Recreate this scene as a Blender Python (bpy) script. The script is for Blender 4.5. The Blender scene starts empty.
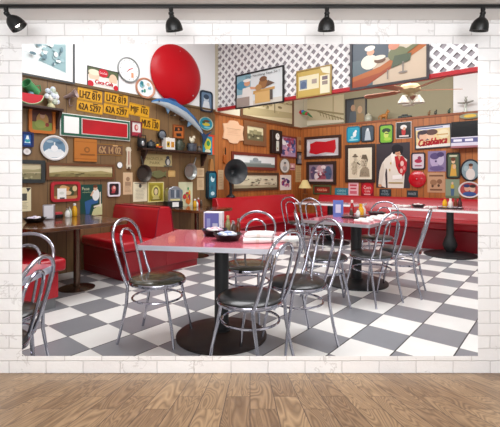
import bpy, math, random
from mathutils import Vector, Matrix
random.seed(7)
PI = math.pi
C = bpy.context.scene.collection
SC = bpy.context.scene

# ------------------------------------------------------------------ camera, world, light, exposure
HC = 1.22                                   # eye height above the diner floor
F = 388.0                                   # focal length in pixels of a 500 px wide frame
cam = bpy.data.cameras.new('camera'); camo = bpy.data.objects.new('camera', cam); C.objects.link(camo)
camo.location = (0, 0, HC); camo.rotation_euler = (PI/2, 0, 0)
cam.sensor_width = 36; cam.lens = 36*F/500; cam.shift_y = -35.5/500; cam.clip_start = .02
SC.camera = camo
SC.view_settings.view_transform = 'Standard'; SC.view_settings.look = 'None'
SC.view_settings.gamma = 1; SC.view_settings.use_curve_mapping = False
SC.view_settings.exposure = 0.1
w = bpy.data.worlds.new('world'); SC.world = w; w.use_nodes = True
w.node_tree.nodes['Background'].inputs[0].default_value = (.96, .98, 1, 1)
w.node_tree.nodes['Background'].inputs[1].default_value = 0.42

TH = math.radians(39.5)
AX = Vector((math.sin(TH), math.cos(TH), 0))      # along the left wall, away from the viewer
CX = Vector((-math.cos(TH), math.sin(TH), 0))     # along the back wall, towards the corner
RA = PI/2 - TH                                     # turns local x onto AX, local y onto CX
RC = -TH                                           # local y onto AX
def ac(a, c, z=0): return AX*a + CX*c + Vector((0, 0, z))

def area(name, loc, rot, sx, sy, power, col=(.97, .985, 1), spread=PI):
    l = bpy.data.lights.new(name, 'AREA'); l.shape = 'RECTANGLE'; l.size = sx; l.size_y = sy
    l.energy = power; l.color = col; l.spread = spread
    o = bpy.data.objects.new(name, l); C.objects.link(o); o.location = loc; o.rotation_euler = rot
    return o
area('diner_light', ac(2.6, 3.3, 3.85), (0, 0, RA), 2.4, 1.6, 80)
area('diner_light', ac(3.2, 0.9, 3.85), (0, 0, RA), 2.4, 1.6, 80)
area('booth_fill', ac(5.7, 2.2, 3.15), (0, math.radians(-32), RA), .7, 5.0, 110)  # unseen strip added behind the soffit, tilted to brighten the back wall
area('gallery_fill', (0, .1, 1.84), (math.radians(38), 0, 0), 2.2, .4, 31, (.98, .99, 1))  # unseen area light under the ceiling, aimed at the brick wall
area('gallery_fill', (0, -.9, 1.45), (math.radians(114), 0, 0), 2.4, .5, 29, (.98, .99, 1))  # added behind the camera, tilted up to brighten the gallery ceiling

# ------------------------------------------------------------------ materials
def lin(h):
    h = h.lstrip('#'); r = []
    for i in (0, 2, 4):
        c = int(h[i:i+2], 16)/255
        r.append(c/12.92 if c <= .04045 else ((c+.055)/1.055)**2.4)
    return (*r, 1)
_m = {}
def M(h, rough=.55, metal=0.0, spec=.5, coat=0, trans=0):
    k = (h, rough, metal, spec, coat, trans)
    if k in _m: return _m[k]
    m = bpy.data.materials.new('paint_'+h); m.use_nodes = True
    b = m.node_tree.nodes['Principled BSDF']
    b.inputs['Base Color'].default_value = lin(h); b.inputs['Roughness'].default_value = rough
    b.inputs['Metallic'].default_value = metal; b.inputs['Specular IOR Level'].default_value = spec
    b.inputs['Coat Weight'].default_value = coat; b.inputs['Transmission Weight'].default_value = trans
    _m[k] = m
    return m
def nodes(m):
    return m.node_tree.nodes, m.node_tree.links, m.node_tree.nodes['Principled BSDF']
def noisy(h1, h2, scale=(1, 1, 1), sc=5, rough=.5, bump=0, detail=4, coat=0, spec=.5, lo=.35, hi=.65):
    m = bpy.data.materials.new('grain'); m.use_nodes = True; n, l, b = nodes(m)
    t = n.new('ShaderNodeTexCoord'); mp = n.new('ShaderNodeMapping'); mp.inputs['Scale'].default_value = scale
    ns = n.new('ShaderNodeTexNoise'); ns.inputs['Scale'].default_value = sc; ns.inputs['Detail'].default_value = detail
    r = n.new('ShaderNodeValToRGB'); r.color_ramp.elements[0].color = lin(h1); r.color_ramp.elements[1].color = lin(h2)
    r.color_ramp.elements[0].position = lo; r.color_ramp.elements[1].position = hi
    l.new(t.outputs['Object'], mp.inputs[0]); l.new(mp.outputs[0], ns.inputs['Vector'])
    l.new(ns.outputs['Fac'], r.inputs[0]); l.new(r.outputs[0], b.inputs['Base Color'])
    b.inputs['Roughness'].default_value = rough; b.inputs['Coat Weight'].default_value = coat
    b.inputs['Specular IOR Level'].default_value = spec
    if bump:
        bp = n.new('ShaderNodeBump'); bp.inputs['Strength'].default_value = bump; bp.inputs['Distance'].default_value = .01
        l.new(ns.outputs['Fac'], bp.inputs['Height']); l.new(bp.outputs[0], b.inputs['Normal'])
    return m
def math_node(n, l, op, a, b=None):
    x = n.new('ShaderNodeMath'); x.operation = op
    for i, v in enumerate((a, b)):
        if v is None: continue
        if isinstance(v, (int, float)): x.inputs[i].default_value = v
        else: l.new(v, x.inputs[i])
    return x.outputs[0]
def mixc(n, l, fac, a, b, mode='MIX'):
    x = n.new('ShaderNodeMix'); x.data_type = 'RGBA'; x.blend_type = mode
    for i, v in ((0, fac), (6, a), (7, b)):
        if isinstance(v, (int, float)): x.inputs[i].default_value = v
        elif isinstance(v, tuple): x.inputs[i].default_value = v
        else: l.new(v, x.inputs[i])
    return x.outputs[2]
def checker_mat(tile, a0, c0):
    m = bpy.data.materials.new('checker_tiles'); m.use_nodes = True; n, l, b = nodes(m)
    t = n.new('ShaderNodeTexCoord'); s = n.new('ShaderNodeSeparateXYZ'); l.new(t.outputs['Object'], s.inputs[0])
    x = math_node(n, l, 'DIVIDE', math_node(n, l, 'SUBTRACT', s.outputs[0], a0), tile)
    y = math_node(n, l, 'DIVIDE', math_node(n, l, 'SUBTRACT', s.outputs[1], c0), tile)
    fx = math_node(n, l, 'FLOOR', x); fy = math_node(n, l, 'FLOOR', y)
    par = math_node(n, l, 'FLOORED_MODULO', math_node(n, l, 'ADD', fx, fy), 2.0)
    ns = n.new('ShaderNodeTexNoise'); ns.inputs['Scale'].default_value = 5; ns.inputs['Detail'].default_value = 5
    l.new(t.outputs['Object'], ns.inputs['Vector'])
    wn = n.new('ShaderNodeTexWhiteNoise'); wn.noise_dimensions = '2D'
    cb = n.new('ShaderNodeCombineXYZ'); l.new(fx, cb.inputs[0]); l.new(fy, cb.inputs[1]); l.new(cb.outputs[0], wn.inputs['Vector'])
    lt = mixc(n, l, wn.outputs['Value'], lin('f3f2ee'), lin('fbfaf6'))
    dk = mixc(n, l, wn.outputs['Value'], lin('8a8b90'), lin('989a9f'))
    col = mixc(n, l, par, dk, lt)
    fac = math_node(n, l, 'MULTIPLY', ns.outputs['Fac'], .22)
    col = mixc(n, l, fac, col, lin('9a9894'), 'MULTIPLY')
    dx = math_node(n, l, 'ABSOLUTE', math_node(n, l, 'SUBTRACT', math_node(n, l, 'FRACT', x), .5))
    dy = math_node(n, l, 'ABSOLUTE', math_node(n, l, 'SUBTRACT', math_node(n, l, 'FRACT', y), .5))
    gx = math_node(n, l, 'GREATER_THAN', dx, .4925); gy = math_node(n, l, 'GREATER_THAN', dy, .487)
    col = mixc(n, l, math_node(n, l, 'MULTIPLY', gx, .7), col, lin('6c6862')); col = mixc(n, l, gy, col, lin('2a2828'))
    l.new(col, b.inputs['Base Color']); b.inputs['Roughness'].default_value = .28
    b.inputs['Specular IOR Level'].default_value = .35
    return m
def panel_mat(h1, h2, step, rough=.5, gw=.02):
    """upright boards: grooves every <step> along local x, fine grain"""
    m = bpy.data.materials.new('wood_panelling'); m.use_nodes = True; n, l, b = nodes(m)
    t = n.new('ShaderNodeTexCoord'); s = n.new('ShaderNodeSeparateXYZ'); l.new(t.outputs['Object'], s.inputs[0])
    x = math_node(n, l, 'DIVIDE', s.outputs[0], step)
    mp = n.new('ShaderNodeMapping'); mp.inputs['Scale'].default_value = (14, 14, 1.2); l.new(t.outputs['Object'], mp.inputs[0])
    ns = n.new('ShaderNodeTexNoise'); ns.inputs['Scale'].default_value = 2.2; ns.inputs['Detail'].default_value = 5
    l.new(mp.outputs[0], ns.inputs['Vector'])
    wn = n.new('ShaderNodeTexWhiteNoise'); wn.noise_dimensions = '1D'; l.new(math_node(n, l, 'FLOOR', x), wn.inputs['W'])
    f = math_node(n, l, 'ADD', math_node(n, l, 'MULTIPLY', ns.outputs['Fac'], .75), math_node(n, l, 'MULTIPLY', wn.outputs['Value'], .3))
    col = mixc(n, l, f, lin(h1), lin(h2))
    d = math_node(n, l, 'ABSOLUTE', math_node(n, l, 'SUBTRACT', math_node(n, l, 'FRACT', x), .5))
    g = math_node(n, l, 'GREATER_THAN', d, .5-gw)
    col = mixc(n, l, g, col, lin('2c1c10')); l.new(col, b.inputs['Base Color']); b.inputs['Roughness'].default_value = rough
    return m
def brick_mat():
    m = bpy.data.materials.new('white_brick'); m.use_nodes = True; n, l, b = nodes(m)
    t = n.new('ShaderNodeTexCoord'); s = n.new('ShaderNodeSeparateXYZ'); l.new(t.outputs['Object'], s.inputs[0])
    cb = n.new('ShaderNodeCombineXYZ'); l.new(s.outputs[0], cb.inputs[0]); l.new(s.outputs[2], cb.inputs[1])
    nz = n.new('ShaderNodeTexNoise'); nz.inputs['Scale'].default_value = 22; nz.inputs['Detail'].default_value = 4
    l.new(cb.outputs[0], nz.inputs['Vector'])
    off = n.new('ShaderNodeVectorMath'); off.operation = 'MULTIPLY_ADD'
    l.new(nz.outputs['Color'], off.inputs[0]); off.inputs[1].default_value = (.004, .004, 0); l.new(cb.outputs[0], off.inputs[2])
    br = n.new('ShaderNodeTexBrick'); l.new(off.outputs[0], br.inputs['Vector'])
    br.inputs['Scale'].default_value = 1; br.inputs['Brick Width'].default_value = .1526; br.inputs['Row Height'].default_value = .0516
    br.inputs['Mortar Size'].default_value = .0022; br.inputs['Mortar Smooth'].default_value = .6
    br.inputs['Color1'].default_value = lin('f8f7f7'); br.inputs['Color2'].default_value = lin('f2f0f0')
    br.inputs['Mortar'].default_value = lin('d8d5d5')
    vo = n.new('ShaderNodeTexNoise'); vo.inputs['Scale'].default_value = 9; vo.inputs['Detail'].default_value = 8; vo.inputs['Roughness'].default_value = .65
    l.new(cb.outputs[0], vo.inputs['Vector'])
    ck = n.new('ShaderNodeTexNoise'); ck.inputs['Scale'].default_value = 14; ck.inputs['Detail'].default_value = 6; ck.inputs['Distortion'].default_value = 1.2
    l.new(cb.outputs[0], ck.inputs['Vector'])
    pt = n.new('ShaderNodeTexNoise'); pt.inputs['Scale'].default_value = 5; l.new(cb.outputs[0], pt.inputs['Vector'])
    cr = math_node(n, l, 'LESS_THAN', math_node(n, l, 'ABSOLUTE', math_node(n, l, 'SUBTRACT', ck.outputs['Fac'], .5)), .018)
    cr = math_node(n, l, 'MULTIPLY', cr, math_node(n, l, 'GREATER_THAN', pt.outputs['Fac'], .58))
    bc = mixc(n, l, math_node(n, l, 'MULTIPLY', cr, .4), br.outputs['Color'], lin('c4bfbd'))
    l.new(bc, b.inputs['Base Color']); b.inputs['Roughness'].default_value = .7
    h = math_node(n, l, 'ADD', math_node(n, l, 'MULTIPLY', math_node(n, l, 'SUBTRACT', 1.0, br.outputs['Fac']), 1.0), math_node(n, l, 'MULTIPLY', vo.outputs['Fac'], 1.3))
    bp = n.new('ShaderNodeBump'); bp.inputs['Strength'].default_value = .55; bp.inputs['Distance'].default_value = .009
    l.new(h, bp.inputs['Height']); l.new(bp.outputs[0], b.inputs['Normal'])
    return m
def plank_mat():
    m = bpy.data.materials.new('oak_planks'); m.use_nodes = True; n, l, b = nodes(m)
    t = n.new('ShaderNodeTexCoord'); s = n.new('ShaderNodeSeparateXYZ'); l.new(t.outputs['Object'], s.inputs[0])
    cb = n.new('ShaderNodeCombineXYZ'); l.new(s.outputs[1], cb.inputs[0]); l.new(s.outputs[0], cb.inputs[1])
    br = n.new('ShaderNodeTexBrick'); l.new(cb.outputs[0], br.inputs['Vector']); br.offset = .37
    br.inputs['Scale'].default_value = 1; br.inputs['Brick Width'].default_value = .36; br.inputs['Row Height'].default_value = .076
    br.inputs['Mortar Size'].default_value = .0012; br.inputs['Mortar Smooth'].default_value = .1
    br.inputs['Color1'].default_value = lin('927659'); br.inputs['Color2'].default_value = lin('b39572'); br.inputs['Mortar'].default_value = lin('55443a')
    br.inputs['Bias'].default_value = -.15
    mp = n.new('ShaderNodeMapping'); mp.inputs['Scale'].default_value = (12, 1.3, 1); l.new(t.outputs['Object'], mp.inputs[0])
    wv = n.new('ShaderNodeTexNoise'); wv.inputs['Scale'].default_value = 1.1; wv.inputs['Detail'].default_value = 1.5; wv.inputs['Distortion'].default_value = .9
    ad = n.new('ShaderNodeVectorMath'); ad.operation = 'MULTIPLY_ADD'; l.new(br.outputs['Color'], ad.inputs[0]); ad.inputs[1].default_value = (40, 40, 0); l.new(mp.outputs[0], ad.inputs[2])
    l.new(ad.outputs[0], wv.inputs['Vector'])
    rings = math_node(n, l, 'FRACT', math_node(n, l, 'MULTIPLY', wv.outputs['Fac'], 22.0))
    rings = math_node(n, l, 'ABSOLUTE', math_node(n, l, 'SUBTRACT', rings, .5))
    fac = math_node(n, l, 'MULTIPLY', rings, 1.15)
    col = mixc(n, l, fac, br.outputs['Color'], lin('6a5644'), 'MULTIPLY')
    l.new(col, b.inputs['Base Color']); b.inputs['Roughness'].default_value = .45; b.inputs['Specular IOR Level'].default_value = .3
    return m

CHROME = M('b9b9c4', .11, 1); STEEL = M('b9bac0', .3, 1); BLACK = M('17181a', .45); BLACKM = M('101112', .35)
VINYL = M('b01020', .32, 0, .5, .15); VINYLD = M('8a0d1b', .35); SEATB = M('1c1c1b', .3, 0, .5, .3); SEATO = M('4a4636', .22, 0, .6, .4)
PINK = M('d76878', .1, 0, .6, .5); IRON = M('1b1c1e', .5); DARKWOOD = M('4a2c1a', .3, 0, .5, .3); WHITE = M('f2f2f0', .5)
PLAIN_WHITE = M('f6f5f3', .7); TOE = M('77787a', .5); IVORY = M('e8dfc6', .5)

# ------------------------------------------------------------------ mesh builder
_txt = {}
def text_mesh(s):
    if s in _txt: return _txt[s]
    cu = bpy.data.curves.new('t', 'FONT'); cu.body = s; cu.size = 1; cu.align_x = 'CENTER'; cu.align_y = 'CENTER'; cu.resolution_u = 2
    o = bpy.data.objects.new('t', cu); C.objects.link(o)
    dg = bpy.context.evaluated_depsgraph_get(); me = bpy.data.meshes.new_from_object(o.evaluated_get(dg))
    r = ([tuple(v.co) for v in me.vertices], [tuple(p.vertices) for p in me.polygons])
    bpy.data.objects.remove(o); bpy.data.curves.remove(cu); bpy.data.meshes.remove(me)
    _txt[s] = r
    return r
class MB:
    def __init__(s): s.v = []; s.f = []; s.i = []; s.mats = []
    def add(s, vs, fs, mat):
        if mat not in s.mats: s.mats.append(mat)
        k = s.mats.index(mat); n = len(s.v); s.v += [tuple(v) for v in vs]
        for f in fs: s.f.append(tuple(n+j for j in f)); s.i.append(k)
        return s
    def box(s, x0, y0, z0, x1, y1, z1, mat):
        v = [(x, y, z) for z in (z0, z1) for y in (y0, y1) for x in (x0, x1)]
        return s.add(v, [(0, 2, 3, 1), (4, 5, 7, 6), (0, 1, 5, 4), (2, 6, 7, 3), (0, 4, 6, 2), (1, 3, 7, 5)], mat)
    def extr(s, poly, y0, y1, mat):          # polygon in x,z pushed from y0 to y1
        n = len(poly); v = [(x, y0, z) for x, z in poly]+[(x, y1, z) for x, z in poly]
        f = [tuple(range(n)), tuple(range(2*n-1, n-1, -1))]
        f += [(i, i+n, (i+1) % n+n, (i+1) % n) for i in range(n)]
        return s.add(v, f, mat)
    def slab(s, poly, z0, z1, mat):          # polygon in x,y lifted from z0 to z1
        n = len(poly); v = [(x, y, z0) for x, y in poly]+[(x, y, z1) for x, y in poly]
        f = [tuple(range(n-1, -1, -1)), tuple(range(n, 2*n))]
        f += [(i, (i+1) % n, (i+1) % n+n, i+n) for i in range(n)]
        return s.add(v, f, mat)
    def flat(s, poly, y, mat): return s.add([(x, y, z) for x, z in poly], [tuple(range(len(poly)))], mat)
    def lathe(s, prof, mat, n=24, c=(0, 0, 0), axis='z', sx=1, sy=1):
        v = []; f = []
        for r, h in prof:
            for k in range(n):
                a = 2*PI*k/n; p, q = r*math.cos(a)*sx, r*math.sin(a)*sy
                v.append((c[0]+p, c[1]+q, c[2]+h) if axis == 'z' else (c[0]+p, c[1]-h, c[2]+q))
        for j in range(len(prof)-1):
            for k in range(n): f.append((j*n+k, j*n+(k+1) % n, (j+1)*n+(k+1) % n, (j+1)*n+k))
        if prof[0][0] > 1e-6: f.append(tuple(range(n-1, -1, -1)))
        if prof[-1][0] > 1e-6: f.append(tuple(range((len(prof)-1)*n, len(prof)*n)))
        return s.add(v, f, mat)
    def ell(s, c, rx, ry, rz, mat, n=14, m=8):
        return s.lathe([(max(math.sin(PI*j/m), 1e-4), -rz*math.cos(PI*j/m)) for j in range(m+1)], mat, n, c, 'z', rx, ry)
    def tube(s, pts, r, mat, n=8, closed=False):
        pts = [Vector(p) for p in pts]; N = len(pts); v = []; f = []; up = None
        rr = r if isinstance(r, (list, tuple)) else [r]*N
        for i, p in enumerate(pts):
            a = pts[(i-1) % N] if (closed or i > 0) else p; b = pts[(i+1) % N] if (closed or i < N-1) else p
            d = (b-a).normalized()
            if up is None:
                up = d.orthogonal().normalized()
            up = (up-d*up.dot(d))
            up = up.normalized() if up.length > 1e-6 else d.orthogonal().normalized()
            q = d.cross(up)
            for k in range(n):
                t = 2*PI*k/n; v.append(p+(up*math.cos(t)+q*math.sin(t))*rr[i])
        for i in range(N if closed else N-1):
            j = (i+1) % N
            for k in range(n): f.append((i*n+k, i*n+(k+1) % n, j*n+(k+1) % n, j*n+k))
        if not closed: f += [tuple(range(n-1, -1, -1)), tuple(range((N-1)*n, N*n))]
        return s.add(v, f, mat)
    def text(s, t, cx, cz, h, y, mat, wmax=None):
        v, f = text_mesh(t)
        if not v: return s
        wd = max(p[0] for p in v)-min(p[0] for p in v); hh = max(p[1] for p in v)-min(p[1] for p in v)
        k = h/hh; kx = k if wmax is None else wmax/wd
        mx = (max(p[0] for p in v)+min(p[0] for p in v))/2; my = (max(p[1] for p in v)+min(p[1] for p in v))/2
        return s.add([(cx+(p[0]-mx)*kx, y, cz+(p[1]-my)*k) for p in v], f, mat)
    def build(s, name, parent=None, loc=(0, 0, 0), rz=0, bevel=0, smooth=.7, label=None):
        me = bpy.data.meshes.new(name); me.from_pydata(s.v, [], s.f)
        for m in s.mats: me.materials.append(m)
        me.polygons.foreach_set('material_index', s.i)
        if smooth:
            me.polygons.foreach_set('use_smooth', [True]*len(s.f)); me.set_sharp_from_angle(angle=smooth)
        me.update()
        o = bpy.data.objects.new(name, me); C.objects.link(o); o.location = loc; o.rotation_euler = (0, 0, rz)
        if parent: o.parent = parent
        if bevel:
            b = o.modifiers.new('bevel', 'BEVEL'); b.width = bevel; b.segments = 3; b.limit_method = 'ANGLE'
        if label: o['label'] = label
        return o
def tag(o, label, cat, group=None):
    o['label'] = label; o['category'] = cat
    if group: o['group'] = group
    return o
def thing(name, label, cat, loc=(0, 0, 0), rz=0, group=None):
    o = bpy.data.objects.new(name, None); C.objects.link(o); o.location = loc; o.rotation_euler = (0, 0, rz); o.empty_display_size = .1
    return tag(o, label, cat, group)
def struct(o): o['kind'] = 'structure'; return o
def dup(root, loc, rz, label=None, group=None):
    r = root.copy(); C.objects.link(r); r.location = loc; r.rotation_euler = (0, 0, rz)
    if label: r['label'] = label
    if group: r['group'] = group
    for ch in list(root.children):
        c = ch.copy(); C.objects.link(c); c.parent = r
        for g in list(ch.children):
            d = g.copy(); C.objects.link(d); d.parent = c
    return r
def rrect(x0, z0, x1, z1, r, n=4):
    p = []
    for cx, cz, a in ((x1-r, z0+r, -PI/2), (x1-r, z1-r, 0), (x0+r, z1-r, PI/2), (x0+r, z0+r, PI)):
        for k in range(n+1): t = a+PI/2*k/n; p.append((cx+r*math.cos(t), cz+r*math.sin(t)))
    return p
def arc(c, rx, ry, a0, a1, n=10): return [(c[0]+rx*math.cos(a0+(a1-a0)*k/n), c[1]+ry*math.sin(a0+(a1-a0)*k/n)) for k in range(n+1)]

# ------------------------------------------------------------------ where things hang: a point on a wall seen at u, v
CA, AC, AS, AU, ZW = 5.0, 8.0, 5.15, 8.3, 2.42
def wp(W, u, v):
    t = (u-250)/F
    if W == 'A': Y = CA/(-.7716*t+.6361)
    else: Y = {'C': AC, 'S': AS-.03, 'U': AU}[W]/(.6361*t+.7716)
    return Vector((t*Y, Y, HC-(v-178)/F*Y))
def place(W, u0, u1, v0, v1):
    uc = (u0+u1)/2; p, q = wp(W, u0, 0), wp(W, u1, 0); wd = ((q-p)*Vector((1, 1, 0))).length
    a, b = wp(W, uc, v0), wp(W, uc, v1); c = (p+q)/2
    return Vector((c.x, c.y, (a.z+b.z)/2)), wd, a.z-b.z, (RA if W == 'A' else RC)

# ------------------------------------------------------------------ structure
# gallery side: white brick wall with the wide opening, sloping plank floor, ceiling
YW, YB = 1.60, 1.65
def opening_wall():
    m = MB(); b = brick_mat(); zf, zc = .416, 1.872
    o1 = [(-2.6, YW, zf-.1), (2.6, YW, zf-.1), (2.6, YW, zc), (-2.6, YW, zc)]
    h1 = [(-.940, YW, .486), (.940, YW, .486), (.940, YW, 1.7726), (-.940, YW, 1.7726)]
    h2 = [(-1.01, YB, .455), (1.01, YB, .455), (1.01, YB, 1.83), (-1.01, YB, 1.83)]
    o2 = [(x, YB, z) for x, y, z in o1]
    v = o1+h1+h2+o2; f = []
    for i in range(4):
        j = (i+1) % 4; f += [(i, j, 4+j, 4+i), (4+i, 4+j, 8+j, 8+i), (8+i, 8+j, 12+j, 12+i), (12+i, 12+j, j, i)]
    m.add([(x, y-YW, z-.416) for x, y, z in v], f, b)
    return struct(m.build('wall_front', loc=(0, YW, .416), smooth=0))
opening_wall()
S = .294
fl = MB().add([(-2.6, 0, 0), (2.6, 0, 0), (2.6, -1.35, 1.35*S), (-2.6, -1.35, 1.35*S), (-2.6, 0, -.02), (2.6, 0, -.02), (2.6, -1.35, 1.35*S-.02), (-2.6, -1.35, 1.35*S-.02)],
              [(0, 3, 2, 1), (4, 5, 6, 7), (0, 1, 5, 4), (2, 3, 7, 6), (1, 2, 6, 5), (3, 0, 4, 7)], plank_mat()).build('floor', loc=(0, YW, .416), smooth=0)
struct(fl)
struct(MB().box(-2.6, -1.2, 1.872, 2.6, YB, 1.89, M('ecebea', .6)).build('ceiling', smooth=0))
# the diner
a0 = MB().add([(-2, -2, 0), (11, -2, 0), (11, 6, 0), (-2, 6, 0)], [(0, 1, 2, 3)], checker_mat(.338, 1.412, .952)).build('floor_diner', rz=RA, smooth=0); struct(a0)
struct(MB().box(-3, -3, 3.95, 9, 5.2, 4.0, PLAIN_WHITE).build('ceiling_diner', rz=RA, smooth=0))
BROWN = panel_mat('5c452d', '917048', .235, .5, .012); ORANGE = panel_mat('8a4619', 'c87d40', .105, .45, .03)
struct(MB().box(-3, 0, 0, 5.06, .12, 2.46, BROWN).build('wall_left', loc=ac(0, CA), rz=RA, smooth=0))
struct(MB().box(-3, .0, 2.46, 5.06, .12, 3.96, PLAIN_WHITE).build('wall_left_upper', loc=ac(0, CA), rz=RA, smooth=0))
struct(MB().box(-3, -.018, 2.43, 5.06, 0, 2.465, M('6b5436', .5)).build('trim_left', loc=ac(0, CA), rz=RA, smooth=0))
struct(MB().box(5.06, 0, 0, 8.3, .12, ZW, ORANGE).build('wall_corner', loc=ac(0, CA), rz=RA, smooth=0))
struct(MB().box(5.06, .0, ZW, 8.3, .12, 3.96, M('d8d0b8', .7)).build('wall_corner_upper', loc=ac(0, CA), rz=RA, smooth=0))
struct(MB().box(5.04, -.02, ZW-.03, 8.0, 0, ZW+.01, M('8a4a20', .5)).build('trim_corner', loc=ac(0, CA), rz=RA, smooth=0))
# back wall: local x runs to the right (-CX), local y away (+AX)
struct(MB().box(-5.0, 0, 0, 2.6, .3, ZW, ORANGE).build('wall_back', loc=ac(AC, 0), rz=RC, smooth=0))
struct(MB().box(-5.0, -.02, ZW-.03, 2.6, .3, ZW+.012, M('8a4a20', .5)).build('trim_back', loc=ac(AC, 0), rz=RC, smooth=0))
struct(MB().box(-5.0, .3, ZW-.2, 2.6, .4, 3.96, M('a39b7e', .7)).build('wall_back_upper', loc=ac(AC, 0), rz=RC, smooth=0))
struct(MB().box(-1.72, .2, ZW+.012, 2.6, .3, 3.3, PLAIN_WHITE).build('wall_back_white', loc=ac(AC, 0), rz=RC, smooth=0))
struct(MB().box(-5.0, -2.8, 3.3, 2.6, .3, 3.33, M('c9c2aa', .7)).build('ceiling_booth', loc=ac(AC, 0), rz=RC, smooth=0))
# soffit: backing, red trim, lattice
struct(MB().box(-5.0, 0, 2.5, 2.6, .05, 3.96, M('9b9498', .7)).build('wall_soffit', loc=ac(AS, 0), rz=RC, smooth=0))
struct(MB().box(-5.0, -.03, 2.455, 2.6, .06, 2.505, M('b3121f', .4)).build('trim_soffit', loc=ac(AS, 0), rz=RC, smooth=0))
def lattice():
    m = MB(); x0, x1, z0, z1, p, hw = -4.99, 2.0, 2.505, 3.9, .15, .031; mat = M('f4f2f1', .6)
    H = z1-z0
    for k in range(int((x1-x0+H)/p)+2):
        for sgn in (1, -1):
            b = x0-H+k*p if sgn > 0 else x0+k*p
            xa, za, xb, zb = b, z0, b+sgn*H, z1
            def clip(xa, za, xb, zb):
                if xa < x0: za += (x0-xa)/(xb-xa)*(zb-za); xa = x0
                if xb < x0: zb = za+(x0-xa)/(xb-xa)*(zb-za); xb = x0
                if xa > x1: za += (x1-xa)/(xb-xa)*(zb-za); xa = x1
                if xb > x1: zb = za+(x1-xa)/(xb-xa)*(zb-za); xb = x1
                return xa, za, xb, zb
            if max(xa, xb) <= x0+.01 or min(xa, xb) >= x1-.01: continue
            xa, za, xb, zb = clip(xa, za, xb, zb)
            if zb-za < .04: continue
            y = -.012 if sgn > 0 else -.006
            q = [(xa-hw, za), (xa+hw, za), (xb+hw, zb), (xb-hw, zb)]
            m.extr(q, y-.006, y, mat)
    return m.build('trim_lattice', loc=ac(AS, 0), rz=RC, smooth=0)
struct(lattice())

# ------------------------------------------------------------------ gallery track lamps
tag(MB().box(-1.6, 1.454, 1.8595, 1.6, 1.467, 1.8718, BLACKM).build('track_rail', bevel=.002), 'long straight black lighting rail fixed along the pale ceiling', 'track rail')
def track_lamp(u, tilt, label, i):
    x = (u-250)/F*1.46
    r = thing('track_spotlight', label, 'spotlight', (x, 1.46, 1.8595), 0, 'spotlights on the black rail'); r.scale = (.9, .9, .86)
    MB().lathe([(.009, 0), (.009, -.012), (.006, -.014), (.006, -.022)], BLACKM, 12).build('mount', r)
    d = Matrix.Rotation(-math.radians(tilt), 4, 'Y') @ Matrix.Rotation(math.radians(14), 4, 'X')
    prof = [(.009, .004), (.0115, -.001), (.0115, -.006), (.009, -.009), (.0105, -.013), (.0105, -.018), (.018, -.024), (.027, -.034), (.0325, -.047), (.035, -.060), (.036, -.076), (.0335, -.076), (.030, -.050), (.012, -.030)]
    sh = MB().lathe(prof, BLACKM, 28).build('lamp_shade', r); sh.matrix_local = Matrix.Translation((0, 0, -.020)) @ d
    em = bpy.data.materials.get('lamp_glow')
    if not em:
        em = bpy.data.materials.new('lamp_glow'); em.use_nodes = True; b = em.node_tree.nodes['Principled BSDF']
        b.inputs['Emission Color'].default_value = (1, .95, .88, 1); b.inputs['Emission Strength'].default_value = 6
    bu = MB().ell((0, 0, -.052), .016, .016, .018, em).build('bulb', r); bu.matrix_local = Matrix.Translation((0, 0, -.020)) @ d
    l = bpy.data.lights.new('spot_beam', 'SPOT'); l.energy = 1.6; l.spot_size = 2.2; l.spot_blend = .8; l.shadow_soft_size = .02; l.color = (1, .96, .92)
    lo = bpy.data.objects.new('spot_beam', l); C.objects.link(lo); lo.parent = r
    lo.matrix_local = Matrix.Translation((0, 0, -.020)) @ d @ Matrix.Translation((0, 0, -.08))
for i, (u, t, lb) in enumerate(((6, 38, 'black spotlight tilted sideways at the left end of the black rail'), (171, 9, 'black spotlight on the rail straight above the big red disc'),
        (327, 0, 'upright black spotlight on the rail above the lattice and yellow notice frame'), (483, -6, 'black spotlight on the rail over the right end of the brick wall'))):
    track_lamp(u, t, lb, i)

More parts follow.
